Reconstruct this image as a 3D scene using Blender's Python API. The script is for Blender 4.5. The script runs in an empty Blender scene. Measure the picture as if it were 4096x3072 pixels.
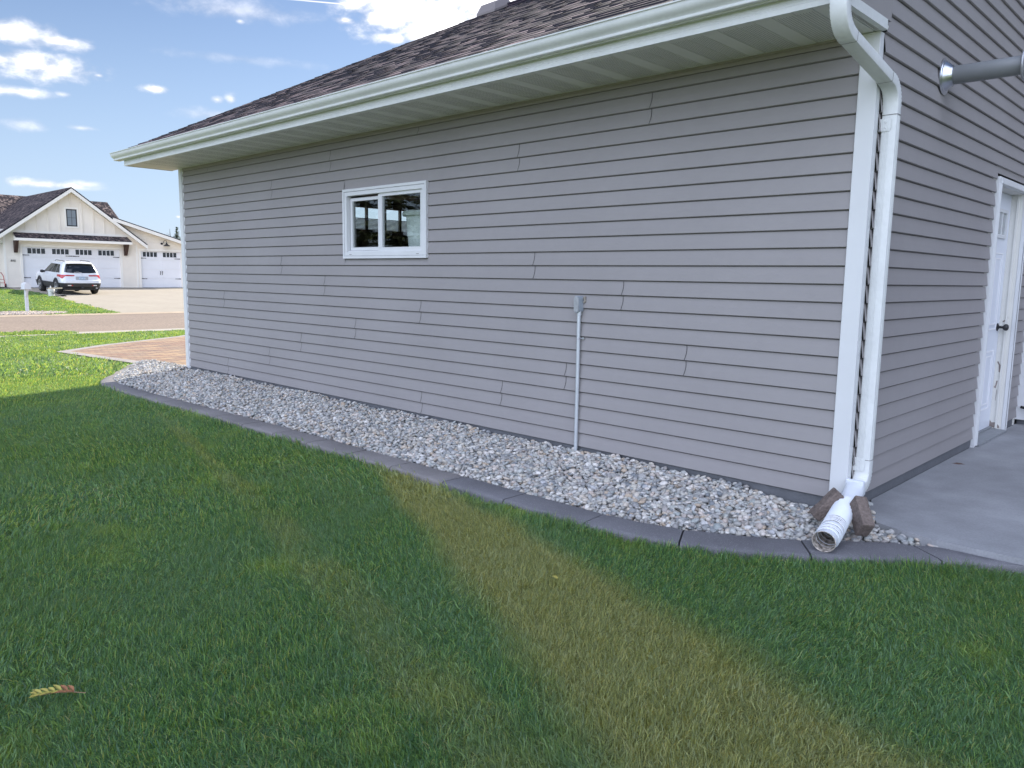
import bpy, bmesh, math, random
import numpy as np
from mathutils import Vector, Matrix
R = math.radians
random.seed(7); rng = np.random.default_rng(7)
sc = bpy.context.scene

# ------------------------------------------------------------------ camera
cam_d = bpy.data.cameras.new("camera"); cam = bpy.data.objects.new("camera", cam_d)
sc.collection.objects.link(cam); sc.camera = cam
CAM = Vector((1.709, -4.426, 1.233))
yaw, pitch, roll = -0.7669, -0.1365, 0.0153
F = Vector((math.sin(yaw)*math.cos(pitch), math.cos(yaw)*math.cos(pitch), math.sin(pitch)))
RT = Vector((math.cos(yaw), -math.sin(yaw), 0)); UP = RT.cross(F)
RT2 = math.cos(roll)*RT + math.sin(roll)*UP; UP2 = -math.sin(roll)*RT + math.cos(roll)*UP
cam.matrix_world = Matrix(((RT2.x, UP2.x, -F.x, CAM.x), (RT2.y, UP2.y, -F.y, CAM.y), (RT2.z, UP2.z, -F.z, CAM.z), (0, 0, 0, 1)))
cam_d.sensor_width = 36; cam_d.lens = 3118.4*36/4096; cam_d.clip_end = 3000; cam_d.clip_start = 0.05

# ------------------------------------------------------------------ light
SUN = Vector((-0.41, 1.45, 1.0)).normalized()          # towards the sun
sun_d = bpy.data.lights.new("sun", 'SUN'); sun_d.energy = 3.5; sun_d.angle = R(0.55); sun_d.color = (1, .93, .82)
sun = bpy.data.objects.new("sun", sun_d); sc.collection.objects.link(sun)
sun.rotation_euler = SUN.to_track_quat('Z', 'Y').to_euler()
EXPOSURE = 1.35
SKY = 0.05
w = bpy.data.worlds.new("World"); sc.world = w; w.use_nodes = True
vs = sc.view_settings; vs.view_transform = 'Standard'; vs.look = 'None'; vs.gamma = 1; vs.exposure = EXPOSURE
try: vs.use_curve_mapping = False
except Exception: pass
sc.cycles.use_denoising = True
sc.cycles.denoising_input_passes = 'RGB_ALBEDO_NORMAL'
sc.cycles.denoising_prefilter = 'NONE'
sc.cycles.max_bounces = 7; sc.cycles.transparent_max_bounces = 8
sc.cycles.sample_clamp_indirect = 6
sc.cycles.blur_glossy = 0.4

def build_world():
    nt = w.node_tree; N = nt.nodes; K = nt.links; N.clear()
    out = N.new('ShaderNodeOutputWorld'); bg = N.new('ShaderNodeBackground'); K.new(bg.outputs[0], out.inputs[0])
    sky = N.new('ShaderNodeTexSky'); sky.sky_type = 'NISHITA'; sky.sun_disc = False
    sky.sun_elevation = math.asin(SUN.z); sky.sun_rotation = math.atan2(SUN.x, SUN.y)
    sky.altitude = 300; sky.air_density = 1.0; sky.dust_density = 0.35; sky.ozone_density = 1.2
    tc = N.new('ShaderNodeTexCoord')
    def mth(op, a, b=None, c=None, cl=False):
        n = N.new('ShaderNodeMath'); n.operation = op; n.use_clamp = cl
        for i, v in enumerate((a, b, c)):
            if v is None: continue
            if isinstance(v, (int, float)): n.inputs[i].default_value = v
            else: K.new(v, n.inputs[i])
        return n.outputs[0]
    def dot(v):
        n = N.new('ShaderNodeVectorMath'); n.operation = 'DOT_PRODUCT'; K.new(tc.outputs['Generated'], n.inputs[0]); n.inputs[1].default_value = v
        return n.outputs['Value']
    def noise(scale, detail, rough, vec=None, dist=0):
        n = N.new('ShaderNodeTexNoise'); n.inputs['Scale'].default_value = scale; n.inputs['Detail'].default_value = detail
        n.inputs['Roughness'].default_value = rough; n.inputs['Distortion'].default_value = dist
        K.new(vec if vec is not None else tc.outputs['Generated'], n.inputs['Vector']); return n.outputs[0]
    mp = N.new('ShaderNodeMapping'); mp.inputs['Scale'].default_value = (1, 1, 1.7); K.new(tc.outputs['Generated'], mp.inputs[0])
    n1 = noise(30, 8, .56, mp.outputs[0], .2)
    n2 = noise(9, 6, .6, mp.outputs[0])
    # single clouds: direction (through the picture), half width, half height in tangent units
    def dirpx(px, py): return (RT2*((px-2048)/3118.4) - UP2*((py-1536)/3118.4) + F).normalized()
    cl = [(60, 128, 150, 42, 1.0), (240, 170, 110, 26, .9), (150, 262, 185, 44, 1.3), (60, 366, 120, 17, .8), (250, 378, 26, 10, .5), (622, 356, 50, 15, 1.0),
          (395, 302, 18, 8, .8), (870, 400, 26, 14, .8), (925, 395, 26, 20, .7), (180, 737, 140, 17, .9), (345, 735, 48, 12, .6), (1590, 30, 190, 110, 1.5), (1790, 90, 200, 110, 2.2), (2050, 10, 260, 70, 2.2),
          (1380, 82, 42, 14, 1.0), (1560, 150, 90, 24, 1.0), (950, 40, 260, 35, .42), (840, 460, 110, 26, .4), (100, 500, 60, 22, .4), (330, 512, 46, 10, .5), (715, 868, 14, 7, .9), (950, 235, 260, 18, .2), (960, 85, 16, 9, .6)]
    tot = None
    for px, py, a, b, k in cl:
        d = dirpx(px, py); r = Vector((0, 0, 1)).cross(d).normalized()*-1; u = r.cross(d).normalized()
        x = mth('DIVIDE', dot(r), a/3118.4); y = mth('DIVIDE', dot(u), b/3118.4)
        rr = mth('SQRT', mth('ADD', mth('MULTIPLY', x, x), mth('MULTIPLY', y, y)))
        v = mth('SUBTRACT', 1.32, rr)
        v = mth('ADD', v, mth('MULTIPLY', mth('SUBTRACT', n1, .52), 2.3))
        front = mth('GREATER_THAN', dot(d), 0.3)
        mr = N.new('ShaderNodeMapRange'); mr.interpolation_type = 'SMOOTHSTEP'; K.new(v, mr.inputs[0])
        mr.inputs[1].default_value = 0.0; mr.inputs[2].default_value = 1.5; mr.inputs[3].default_value = 0; mr.inputs[4].default_value = k
        m = mth('MULTIPLY', mr.outputs[0], front)
        tot = m if tot is None else mth('MAXIMUM', tot, m)
    # contrail
    d1, d2 = dirpx(1170, -2), dirpx(1390, 18); nn = d1.cross(d2).normalized(); mid = (d1+d2).normalized(); ax = (d2-d1).normalized()
    ln = mth('SUBTRACT', 1.0, mth('DIVIDE', mth('ABSOLUTE', dot(nn)), .0011), cl=True)
    seg = mth('LESS_THAN', mth('ABSOLUTE', dot(ax)), .037)
    tot = mth('MAXIMUM', tot, mth('MULTIPLY', mth('MULTIPLY', ln, seg), mth('MULTIPLY', mth('GREATER_THAN', dot(mid), .5), .8)))
    # added unseen cloud fill behind the viewer and overhead, brightens the shaded wall
    back = N.new('ShaderNodeMapRange'); K.new(dot((0.35, -0.80, 0.45)), back.inputs[0]); back.inputs[1].default_value = 0.15; back.inputs[2].default_value = 0.75
    cm = mth('ADD', mth('SUBTRACT', n2, .50), mth('MULTIPLY', mth('SUBTRACT', back.outputs[0], .55), .30))
    mr = N.new('ShaderNodeMapRange'); mr.interpolation_type = 'SMOOTHSTEP'; K.new(cm, mr.inputs[0]); mr.inputs[1].default_value = -.02; mr.inputs[2].default_value = .10
    fill_mask = mth('MULTIPLY', mr.outputs[0], back.outputs[0])
    hs = N.new('ShaderNodeHueSaturation'); hz = N.new('ShaderNodeMapRange'); hz.interpolation_type = 'SMOOTHSTEP'; K.new(dot((0, 0, 1)), hz.inputs[0]); hz.inputs[1].default_value = .36; hz.inputs[2].default_value = -.02; hz.inputs[3].default_value = 0; hz.inputs[4].default_value = .75
    hm = N.new('ShaderNodeMixRGB'); K.new(hz.outputs[0], hm.inputs[0]); K.new(sky.outputs[0], hm.inputs[1]); hm.inputs[2].default_value = (5.3, 6.7, 8.2, 1)
    K.new(hm.outputs[0], hs.inputs['Color']); hs.inputs['Saturation'].default_value = 1.0; hs.inputs['Value'].default_value = 1.0
    sm = N.new('ShaderNodeMixRGB'); sm.blend_type = 'MIX'; K.new(mth('MINIMUM', tot, 1.0), sm.inputs[0]); hb = N.new('ShaderNodeMixRGB'); hb.blend_type = 'MULTIPLY'; hb.inputs[0].default_value = 1; K.new(hs.outputs[0], hb.inputs[1]); hb.inputs[2].default_value = (.89, .905, 1.0, 1); K.new(hb.outputs[0], sm.inputs[1]); 
    cc = N.new('ShaderNodeCombineXYZ')
    lum = mth('MULTIPLY', mth('ADD', mth('MULTIPLY', n1, 1.6), mth('ADD', .2, mth('MULTIPLY', tot, .9))), CLOUD)
    K.new(lum, cc.inputs[0]); K.new(mth('MULTIPLY', lum, .985), cc.inputs[1]); K.new(mth('MULTIPLY', lum, 1.02), cc.inputs[2])
    K.new(cc.outputs[0], sm.inputs[2])
    sm2 = N.new('ShaderNodeMixRGB'); K.new(fill_mask, sm2.inputs[0]); K.new(sm.outputs[0], sm2.inputs[1]); sm2.inputs[2].default_value = (CLOUD_FILL*.79, CLOUD_FILL*.88, CLOUD_FILL*1.14, 1)
    K.new(sm2.outputs[0], bg.inputs[0]); bg.inputs[1].default_value = SKY
CLOUD, CLOUD_FILL = 7.6, 24.0
build_world()

# ------------------------------------------------------------------ materials
def mat(name, col=(.5, .5, .5), rough=.6, metal=0, spec=.5, noise=None, bump=None, coat=0, attr=None):
    """noise=(scale, amount) mottles the colour, bump=(scale, strength)"""
    m = bpy.data.materials.new(name); m.use_nodes = True; nt = m.node_tree; b = nt.nodes['Principled BSDF']
    b.inputs['Base Color'].default_value = (*col, 1); b.inputs['Roughness'].default_value = rough; b.inputs['Metallic'].default_value = metal
    b.inputs['Specular IOR Level'].default_value = spec
    if coat: b.inputs['Coat Weight'].default_value = coat; b.inputs['Coat Roughness'].default_value = .06
    N, K = nt.nodes, nt.links
    tc = N.new('ShaderNodeNewGeometry')
    if noise:
        tot = None
        for sc_, am in noise:
            n = N.new('ShaderNodeTexNoise'); n.inputs['Scale'].default_value = sc_; n.inputs['Detail'].default_value = 5; K.new(tc.outputs['Position'], n.inputs[0])
            r = N.new('ShaderNodeMapRange'); K.new(n.outputs[0], r.inputs[0]); r.inputs[1].default_value = .3; r.inputs[2].default_value = .7; r.inputs[3].default_value = 1-am; r.inputs[4].default_value = 1+am
            if tot is None: tot = r.outputs[0]
            else:
                mm = N.new('ShaderNodeMath'); mm.operation = 'MULTIPLY'; K.new(tot, mm.inputs[0]); K.new(r.outputs[0], mm.inputs[1]); tot = mm.outputs[0]
        v = N.new('ShaderNodeVectorMath'); v.operation = 'SCALE'; v.inputs[0].default_value = col; K.new(tot, v.inputs['Scale']); K.new(v.outputs[0], b.inputs['Base Color'])
        m['v'] = 1
    if bump:
        n = N.new('ShaderNodeTexNoise'); n.inputs['Scale'].default_value = bump[0]; n.inputs['Detail'].default_value = 4; K.new(tc.outputs['Position'], n.inputs[0])
        bp = N.new('ShaderNodeBump'); bp.inputs['Strength'].default_value = bump[1]; bp.inputs['Distance'].default_value = .01; K.new(n.outputs[0], bp.inputs['Height']); K.new(bp.outputs[0], b.inputs['Normal'])
    return m

def glass_mat(name, tint=(.93, .96, .95), ior=1.6):
    m = bpy.data.materials.new(name); m.use_nodes = True; nt = m.node_tree; N, K = nt.nodes, nt.links; N.clear()
    o = N.new('ShaderNodeOutputMaterial'); mx = N.new('ShaderNodeMixShader'); tr = N.new('ShaderNodeBsdfTransparent'); gl = N.new('ShaderNodeBsdfGlossy'); ge = N.new('ShaderNodeNewGeometry'); dt = N.new('ShaderNodeVectorMath'); dt.operation = 'DOT_PRODUCT'; K.new(ge.outputs['Incoming'], dt.inputs[0]); K.new(ge.outputs['Normal'], dt.inputs[1])
    def mm(op, a, b):
        n = N.new('ShaderNodeMath'); n.operation = op
        for i, v in enumerate((a, b)):
            if isinstance(v, (int, float)): n.inputs[i].default_value = v
            elif v is not None: K.new(v, n.inputs[i])
        return n.outputs[0]
    fz = mm('ADD', mm('MULTIPLY', mm('POWER', mm('SUBTRACT', 1.0, mm('ABSOLUTE', dt.outputs['Value'], None)), 5.0), .9), .085)
    tr.inputs[0].default_value = (*tint, 1); gl.inputs['Roughness'].default_value = .0
    K.new(fz, mx.inputs[0]); K.new(tr.outputs[0], mx.inputs[1]); K.new(gl.outputs[0], mx.inputs[2]); K.new(mx.outputs[0], o.inputs[0])
    return m

M = {}
M['siding'] = mat('vinyl_siding', (.276, .260, .256), .55, noise=((1.3, .035), (14, .015)), bump=(220, .05), spec=.35)
M['joint'] = mat('siding_joint', (.04, .037, .037), .8)
M['lap_shade'] = mat('siding_lap_shade', (.15, .14, .14), .8)  # recess under each lap, its shade painted in as a darker colour
M['sidetrim'] = mat('siding_trim', (.29, .265, .25), .5, noise=((3, .03),))
M['found'] = mat('painted_foundation', (.12, .125, .135), .8, noise=((6, .12), (60, .06)), bump=(60, .3))
M['white'] = mat('white_vinyl', (.62, .63, .63), .38, noise=((4, .03),), bump=(30, .03))
M['alu'] = mat('white_aluminium', (.64, .655, .64), .42, noise=((5, .05), (40, .025)), bump=(25, .06))
M['alud'] = mat('joint_grime', (.10, .09, .08), .8)
M['soffit'] = mat('soffit_vinyl', (.66, .66, .62), .5, noise=((4, .03),))
M['hole'] = mat('soffit_perforation', (.05, .05, .05), .9)
M['shingle'] = None
M['galv'] = mat('galvanised_steel', (.55, .57, .6), .28, metal=1, noise=((20, .1),), bump=(40, .12))
M['pvc'] = mat('grey_plastic_pipe', (.20, .21, .215), .35, noise=((5, .06),))
M['dull'] = mat('cast_aluminium', (.42, .43, .45), .45, metal=.6, noise=((40, .1),))
M['conduit'] = mat('conduit_grey', (.52, .55, .57), .4, metal=.3, noise=((12, .06),))
M['boxgrey'] = mat('conduit_box_grey', (.30, .34, .38), .45, noise=((30, .06),))
M['black'] = mat('black_metal', (.018, .018, .02), .4)
M['rubber'] = mat('black_rubber', (.02, .02, .021), .75)
M['brick'] = mat('brown_paver', (.15, .118, .102), .9, noise=((9, .22), (70, .25)), bump=(90, .8))
M['conc'] = mat('slab_concrete', (.27, .275, .285), .85, noise=((1.2, .17), (5, .09), (90, .08)), bump=(120, .25))
M['concl'] = mat('pale_concrete', (.38, .34, .28), .85, noise=((.5, .08), (4, .04)))
M['road'] = mat('asphalt_road', (.225, .172, .130), .9, noise=((.35, .08), (18, .35)), bump=(40, .3))
M['wallc'] = mat('cream_siding', (.83, .765, .66), .6, noise=((2, .03),))
M['nwhite'] = mat('white_garage_door', (.80, .80, .81), .45, noise=((1.5, .02),))
M['ntrim'] = mat('cream_trim', (.86, .82, .74), .5)
M['brown'] = mat('stained_wood_bracket', (.055, .028, .02), .7, noise=((12, .2),))
M['glass'] = glass_mat('window_glass')
M['dglass'] = mat('dark_glass', (.012, .014, .016), .04, spec=.8, noise=((3, .6),))
M['paint'] = mat('white_car_paint', (.72, .73, .75), .25, coat=.7)
M['cplas'] = mat('black_car_plastic', (.025, .026, .03), .5)
M['red'] = mat('red_lens', (.42, .012, .015), .15, coat=.6)
M['clear'] = mat('clear_lens', (.7, .68, .66), .2)
M['rim'] = mat('alloy_rim', (.55, .56, .58), .3, metal=.8)
M['tyre'] = mat('tyre_rubber', (.022, .022, .023), .85)
M['mail'] = mat('mailbox_plastic', (.66, .68, .70), .5)
M['paintred'] = mat('red_painted_steel', (.4, .03, .03), .4)
M['peel'] = mat('bare_wood', (.24, .20, .18), .9, noise=((40, .2),))
M['jamb'] = mat('jamb_paint', (.66, .65, .60), .5, noise=((5, .04),))
M['bark'] = mat('bark', (.07, .05, .035), .9, noise=((10, .3),))
M['interior'] = mat('garage_interior', (.20, .19, .18), .9)
M['bin'] = mat('frosted_plastic', (.80, .86, .82), .5, noise=((12, .08),))
M['leafy'] = mat('yellow_leaf', (.38, .33, .07), .6, noise=((60, .2),))
M['leafo'] = mat('orange_leaf', (.30, .13, .055), .6, noise=((60, .2),))
M['twig'] = mat('leaf_stalk', (.30, .18, .10), .7)
M['dirt'] = mat('pipe_inside', (.35, .31, .27), .8, noise=((55, .9),))

def shingle_mat(name, c1, c2, c3, axis, scale_u=1.0):
    m = bpy.data.materials.new(name); m.use_nodes = True; nt = m.node_tree; N, K = nt.nodes, nt.links; b = N['Principled BSDF']; b.inputs['Roughness'].default_value = .95; b.inputs['Specular IOR Level'].default_value = .2
    uv = N.new('ShaderNodeUVMap'); uv.uv_map = 'UVMap'
    br = N.new('ShaderNodeTexBrick'); K.new(uv.outputs[0], br.inputs[0]); br.inputs['Scale'].default_value = 1
    br.inputs['Brick Width'].default_value = .11; br.inputs['Row Height'].default_value = .145; br.inputs['Mortar Size'].default_value = .0; br.offset = .37; br.squash = .6; br.squash_frequency = 3
    br.inputs['Color1'].default_value = (0, 0, 0, 1); br.inputs['Color2'].default_value = (1, 1, 1, 1); br.inputs['Bias'].default_value = 0
    n = N.new('ShaderNodeTexNoise'); K.new(uv.outputs[0], n.inputs[0]); n.inputs['Scale'].default_value = 2.0; n.inputs['Detail'].default_value = 4
    n2 = N.new('ShaderNodeTexNoise'); K.new(uv.outputs[0], n2.inputs[0]); n2.inputs['Scale'].default_value = 90; n2.inputs['Detail'].default_value = 3
    ad = N.new('ShaderNodeMath'); ad.operation = 'MULTIPLY_ADD'; K.new(n.outputs[0], ad.inputs[0]); ad.inputs[1].default_value = .7; K.new(br.outputs[0], ad.inputs[2])
    ad2 = N.new('ShaderNodeMath'); ad2.operation = 'MULTIPLY_ADD'; K.new(n2.outputs[0], ad2.inputs[0]); ad2.inputs[1].default_value = .9; K.new(ad.outputs[0], ad2.inputs[2])
    cr = N.new('ShaderNodeValToRGB'); dv = N.new('ShaderNodeMath'); dv.operation = 'DIVIDE'; K.new(ad2.outputs[0], dv.inputs[0]); dv.inputs[1].default_value = 2.6; K.new(dv.outputs[0], cr.inputs[0])
    e = cr.color_ramp.elements; e[0].position = .36; e[0].color = (*c1, 1); e[1].position = .66; e[1].color = (*c3, 1); x = cr.color_ramp.elements.new(.52); x.color = (*c2, 1)
    K.new(cr.outputs[0], b.inputs['Base Color'])
    return m
M['shingle'] = shingle_mat('roof_shingles', (.008, .007, .016), (.028, .022, .030), (.22, .155, .155), 0)
M['nshingle'] = shingle_mat('neighbour_shingles', (.026, .023, .028), (.075, .060, .060), (.22, .17, .15), 0)

# ------------------------------------------------------------------ helpers
def link(o, parent=None):
    sc.collection.objects.link(o)
    if parent is not None: o.parent = parent
    return o
def tag(o, label=None, cat=None, group=None, kind=None):
    if label: o['label'] = label
    if cat: o['category'] = cat
    if group: o['group'] = group
    if kind: o['kind'] = kind
    return o
def empty(name, loc=(0, 0, 0), **k):
    o = bpy.data.objects.new(name, None); o.location = loc; o.empty_display_size = .2; link(o); tag(o, **k); return o
def rel(parent):
    return parent.location.copy() if parent is not None else Vector((0, 0, 0))
def world_off(parent):
    v = Vector((0, 0, 0))
    while parent is not None: v += parent.location; parent = parent.parent
    return v

class MB:
    """collects world-space faces with materials; build() makes ONE object"""
    def __init__(s): s.v = []; s.f = []; s.m = []; s.uv = []
    def add(s, vs_, fs, mi=0, uv=None):
        o = len(s.v); s.v += [tuple(v) for v in vs_]
        for i, f in enumerate(fs): s.f.append(tuple(o+j for j in f)); s.m.append(mi); s.uv.append(uv[i] if uv else None)
        return s
    def quad(s, a, b, c, d, mi=0, uv=None): return s.add((a, b, c, d), ((0, 1, 2, 3),), mi, [uv] if uv else None)
    def box(s, p, q, mi=0):
        x0, y0, z0 = p; x1, y1, z1 = q
        if x0 > x1: x0, x1 = x1, x0
        if y0 > y1: y0, y1 = y1, y0
        if z0 > z1: z0, z1 = z1, z0
        return s.add([(x0, y0, z0), (x1, y0, z0), (x1, y1, z0), (x0, y1, z0), (x0, y0, z1), (x1, y0, z1), (x1, y1, z1), (x0, y1, z1)],
                     [(0, 3, 2, 1), (4, 5, 6, 7), (0, 1, 5, 4), (1, 2, 6, 5), (2, 3, 7, 6), (3, 0, 4, 7)], mi)
    def obox(s, o, u, v, n, mi=0):
        o, u, v, n = map(Vector, (o, u, v, n)); P = [o, o+u, o+u+v, o+v, o+n, o+u+n, o+u+v+n, o+v+n]
        return s.add(P, [(0, 3, 2, 1), (4, 5, 6, 7), (0, 1, 5, 4), (1, 2, 6, 5), (2, 3, 7, 6), (3, 0, 4, 7)], mi)
    def sweep(s, rings, mi=0, caps=True, closed=True, mis=None):
        n = len(rings[0]); o = len(s.v)
        for r in rings: s.v += [tuple(p) for p in r]
        for i in range(len(rings)-1):
            for j in range(n if closed else n-1):
                k = (j+1) % n; s.f.append((o+i*n+j, o+i*n+k, o+(i+1)*n+k, o+(i+1)*n+j)); s.m.append(mis[i] if mis else mi); s.uv.append(None)
        if caps and closed:
            s.f.append(tuple(o+j for j in range(n))[::-1]); s.m.append(mi); s.uv.append(None)
            s.f.append(tuple(o+(len(rings)-1)*n+j for j in range(n))); s.m.append(mi); s.uv.append(None)
        return s
    def tube(s, pts, r, n=10, mi=0, caps=True):
        pts = [Vector(p) for p in pts]; rs = r if isinstance(r, (list, tuple)) else [r]*len(pts); rings = []; pu = None
        for i, p in enumerate(pts):
            t = (pts[min(i+1, len(pts)-1)]-pts[max(i-1, 0)]).normalized()
            u = (pu - t*pu.dot(t)) if pu is not None else t.orthogonal()
            u.normalize(); pu = u; v = t.cross(u)
            rings.append([p+(u*math.cos(a)+v*math.sin(a))*rs[i] for a in [2*math.pi*k/n for k in range(n)]])
        return s.sweep(rings, mi, caps)
    def lathe(s, c, axis, prof, n=24, mi=0, caps=False):
        c = Vector(c); a = Vector(axis).normalized(); u = a.orthogonal().normalized(); v = a.cross(u)
        rings = [[c+a*h+(u*math.cos(t)+v*math.sin(t))*r for t in [2*math.pi*k/n for k in range(n)]] for h, r in prof]
        return s.sweep(rings, mi, caps)
    def build(s, name, mats, parent=None, smooth=None, bevel=0):
        if not isinstance(mats, (list, tuple)): mats = [mats]
        off = world_off(parent)
        me = bpy.data.meshes.new(name); me.from_pydata([tuple(Vector(v)-off) for v in s.v], [], s.f)
        for m in mats: me.materials.append(m)
        me.polygons.foreach_set('material_index', s.m)
        if any(u is not None for u in s.uv):
            ul = me.uv_layers.new(name='UVMap')
            for p, u in zip(me.polygons, s.uv):
                if u:
                    for li, c in zip(p.loop_indices, u): ul.data[li].uv = c
        me.validate(); me.update()
        if smooth is not None:
            me.polygons.foreach_set('use_smooth', [True]*len(me.polygons))
            try: me.set_sharp_from_angle(angle=R(smooth))
            except Exception: pass
        o = bpy.data.objects.new(name, me); link(o, parent)
        if bevel:
            md = o.modifiers.new('bevel', 'BEVEL'); md.width = bevel; md.segments = 2; md.limit_method = 'ANGLE'
        return o

def thing_mesh(o): return o
E_ = .1016
# ================================================================== OUR GARAGE
L = 8.454
GX = -L                      # far end of the long wall
house = empty('house', (0, 0, 0), label='grey vinyl-sided house garage with white trim, gutter and dark shingle roof', cat='house')
NC = 25
def course(mb, P, u0, u1, z0, z1, mi=0):
    """one clapboard course; P(u, d, z) maps along, outward, up"""
    b, t, lip = .0165, .0015, .012
    zs = [(z0, 0.0), (z0+.0005, lip*.9), (z0+.004, b), (z0+(z1-z0)*.5, (b+t)/2+.0012), (z1-.0055, t+.0008), (z1-.005, -.002), (z1+.0005, -.002)]
    for (za, da), (zb, db) in zip(zs[:-1], zs[1:]):
        mb.quad(P(u0, da, za), P(u1, da, za), P(u1, db, zb), P(u0, db, zb), 1 if za >= z1-.006 else mi)
def spans(u0, u1, z0, z1, holes):
    segs = [(u0, u1)]
    for a, b, c, d in holes:
        if z1 > c+.002 and z0 < d-.002:
            ns = []
            for s0, s1 in segs:
                if b <= s0 or a >= s1: ns.append((s0, s1)); continue
                if a > s0: ns.append((s0, a))
                if b < s1: ns.append((b, s1))
            segs = ns
    return segs
# long wall, faces -y
PL = lambda u, d, z: (u, -d, z)
mb = MB(); WIN = (-4.843, -3.583, 1.385, 2.040)
holes = [WIN]
for k in range(25):
    z0, z1 = k*E_, (k+1)*E_
    if k == 24: z1 = 2.505
    cuts = []
    for s0, s1 in spans(GX, 0, z0, z1, holes):
        # partial courses above and below the window
        course(mb, PL, s0, s1, z0, z1)
    # fill the strips of courses the window cuts through
    a, b, c, d = WIN
    if z0 < c < z1: course(mb, PL, a, b, z0, c)
    if z0 < d < z1: mb.quad(PL(a, .008, d), PL(b, .008, d), PL(b, .0015, z1), PL(a, .0015, z1))
seams = [(-6.23, 20), (-5.08, 22), (-6.06, 12), (-5.22, 10), (-7.43, 8), (-3.69, 8), (-4.69, 6), (-5.69, 4), (-7.39, 0), (-6.37, 2), (-3.68, 0), (-2.52, 20), (-1.33, 22), (-3.72, 24), (-2.34, 12), (-1.51, 10), (-.99, 6), (-2.0, 4), (-2.67, 2), (-7.75, 24)]
for sx, k0 in seams:
    for k in (k0, k0+1) if k0 < 24 else (24,):
        z0, z1 = k*E_, (k+1)*E_
        if k == 24: z1 = 2.50
        jx = random.uniform(-.004, .004); pts = []
        for i in range(9):
            t = i/8; z = z0+.003+(z1-z0-.005)*t; d = .0165+(.0015-.0165)*max(0, (z-z0-.004)/(z1-z0-.004))+.0030
            x = sx+jx+.009*math.sin(t*math.pi*.9)+.004*t
            pts.append((x, d, z))
        for p, q in zip(pts[:-1], pts[1:]):
            mb.quad(PL(p[0], p[1], p[2]), PL(p[0]+.0042, p[1], p[2]), PL(q[0]+.0042, q[1], q[2]), PL(q[0], q[1], q[2]), 2)
long_wall = mb.build('siding_wall', [M['siding'], M['lap_shade'], M['joint']], house)
mb = MB(); mb.box((GX, -.012, 2.503), (0, -.002, 2.514)); mb.box((GX, -.006, 2.514), (0, 0, 2.54)); mb.box((GX, -.018, 2.528), (0, -.006, 2.5375))
mb.build('wall_trim', M['sidetrim'], house)
# side wall, faces +x (gable end), rises above the frame
XS = .096
PS = lambda u, d, z: (XS+d, u, z)
GT = lambda y: 2.70+.497*(y+.62)-.06
DOOR = (2.62, 3.62, -.2, 2.035)
mb = MB()
for k in range(60):
    z0, z1 = k*E_, (k+1)*E_; u0 = 0.035; u1 = 4.06
    if z1 > 2.55: u0 = max(u0, (z1-2.64)/.497-.62)
    if u0 > u1-.1: break
    for s0, s1 in spans(u0, u1, z0, z1, [(2.565, 3.70, -.3, 2.08)]): course(mb, PS, s0, s1, z0, z1)
    if z0 < 2.08 < z1: mb.quad(PS(2.565, .008, 2.08), PS(3.70, .008, 2.08), PS(3.70, .0015, z1), PS(2.565, .0015, z1))
mb.build('siding_wall', [M['siding'], M['lap_shade']], house)
# cream edges of the siding sheathing that show beside the door casing and inside corner
mb = MB()
mb.box((XS-.004, 2.50, .0), (XS+.0015, 2.575, 2.07)); mb.box((XS-.004, 3.69, -.02), (XS+.0015, 3.72, 2.07)); mb.box((XS-.004, 4.0, -.07), (XS+.0015, 4.07, 3.5))
mb.build('wall_trim', M['jamb'], house)
# foundations
mb = MB(); mb.box((GX-.05, .0, -.35), (XS-.03, .2, .0)); mb.build('foundation', M['found'], house)
mb = MB(); mb.box((-.10, .201, -.35), (XS-.002, 2.60, -.0005)); mb.box((-.10, 3.665, -.35), (XS-.002, 4.1, -.0005)); mb.build('foundation', M['found'], house)
# shell: inner faces, end wall, back
YB = 11.3
mb = MB()
a, b, c, d = WIN
mb.box((GX-.05, .003, .001), (a, .12, 2.5)); mb.box((b, .003, .001), (XS-.09, .12, 2.5)); mb.box((a, .003, .001), (b, .12, c)); mb.box((a, .003, d), (b, .12, 2.5))
# end wall facing -x with the row of overhead door lights
oy0, oy1, oz0, oz1 = 2.55, 3.75, 1.93, 2.26
mb.box((GX-.09, .121, 0), (GX-.02, oy0, 2.5)); mb.box((GX-.09, oy1, 0), (GX-.02, YB, 2.5)); mb.box((GX-.09, oy0, 0), (GX-.02, oy1, oz0)); mb.box((GX-.09, oy0, oz1), (GX-.02, oy1, 2.5))
for yy in (2.85, 3.2, 3.5): mb.box((GX-.08, yy, oz0), (GX-.03, yy+.03, oz1))
mb.box((GX-.09, YB, 0), (XS-.09, YB+.1, 2.5))
mb.box((XS-.2, .121, 0.0), (XS-.15, 2.6, 2.5)); mb.box((XS-.2, 3.66, 0.0), (XS-.15, YB, 2.5))
mb.box((GX-.02, .121, 2.42), (XS-.2, YB, 2.5)); mb.box((GX-.02, .201, -.2), (XS-.101, YB, -.06))
mb.build('inner_wall', M['interior'], house)
mb = MB()
for k in range(9): mb.box((GX-.055, oy0, oz0+.004+k*.019), (GX-.040, oy1, oz0+.018+k*.019))
mb.build('stand_in_siding_slats', mat('stand_in_pale_slats', (.75, .74, .70), .8), house)  # added slats standing in for far lap siding seen through the opening
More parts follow.
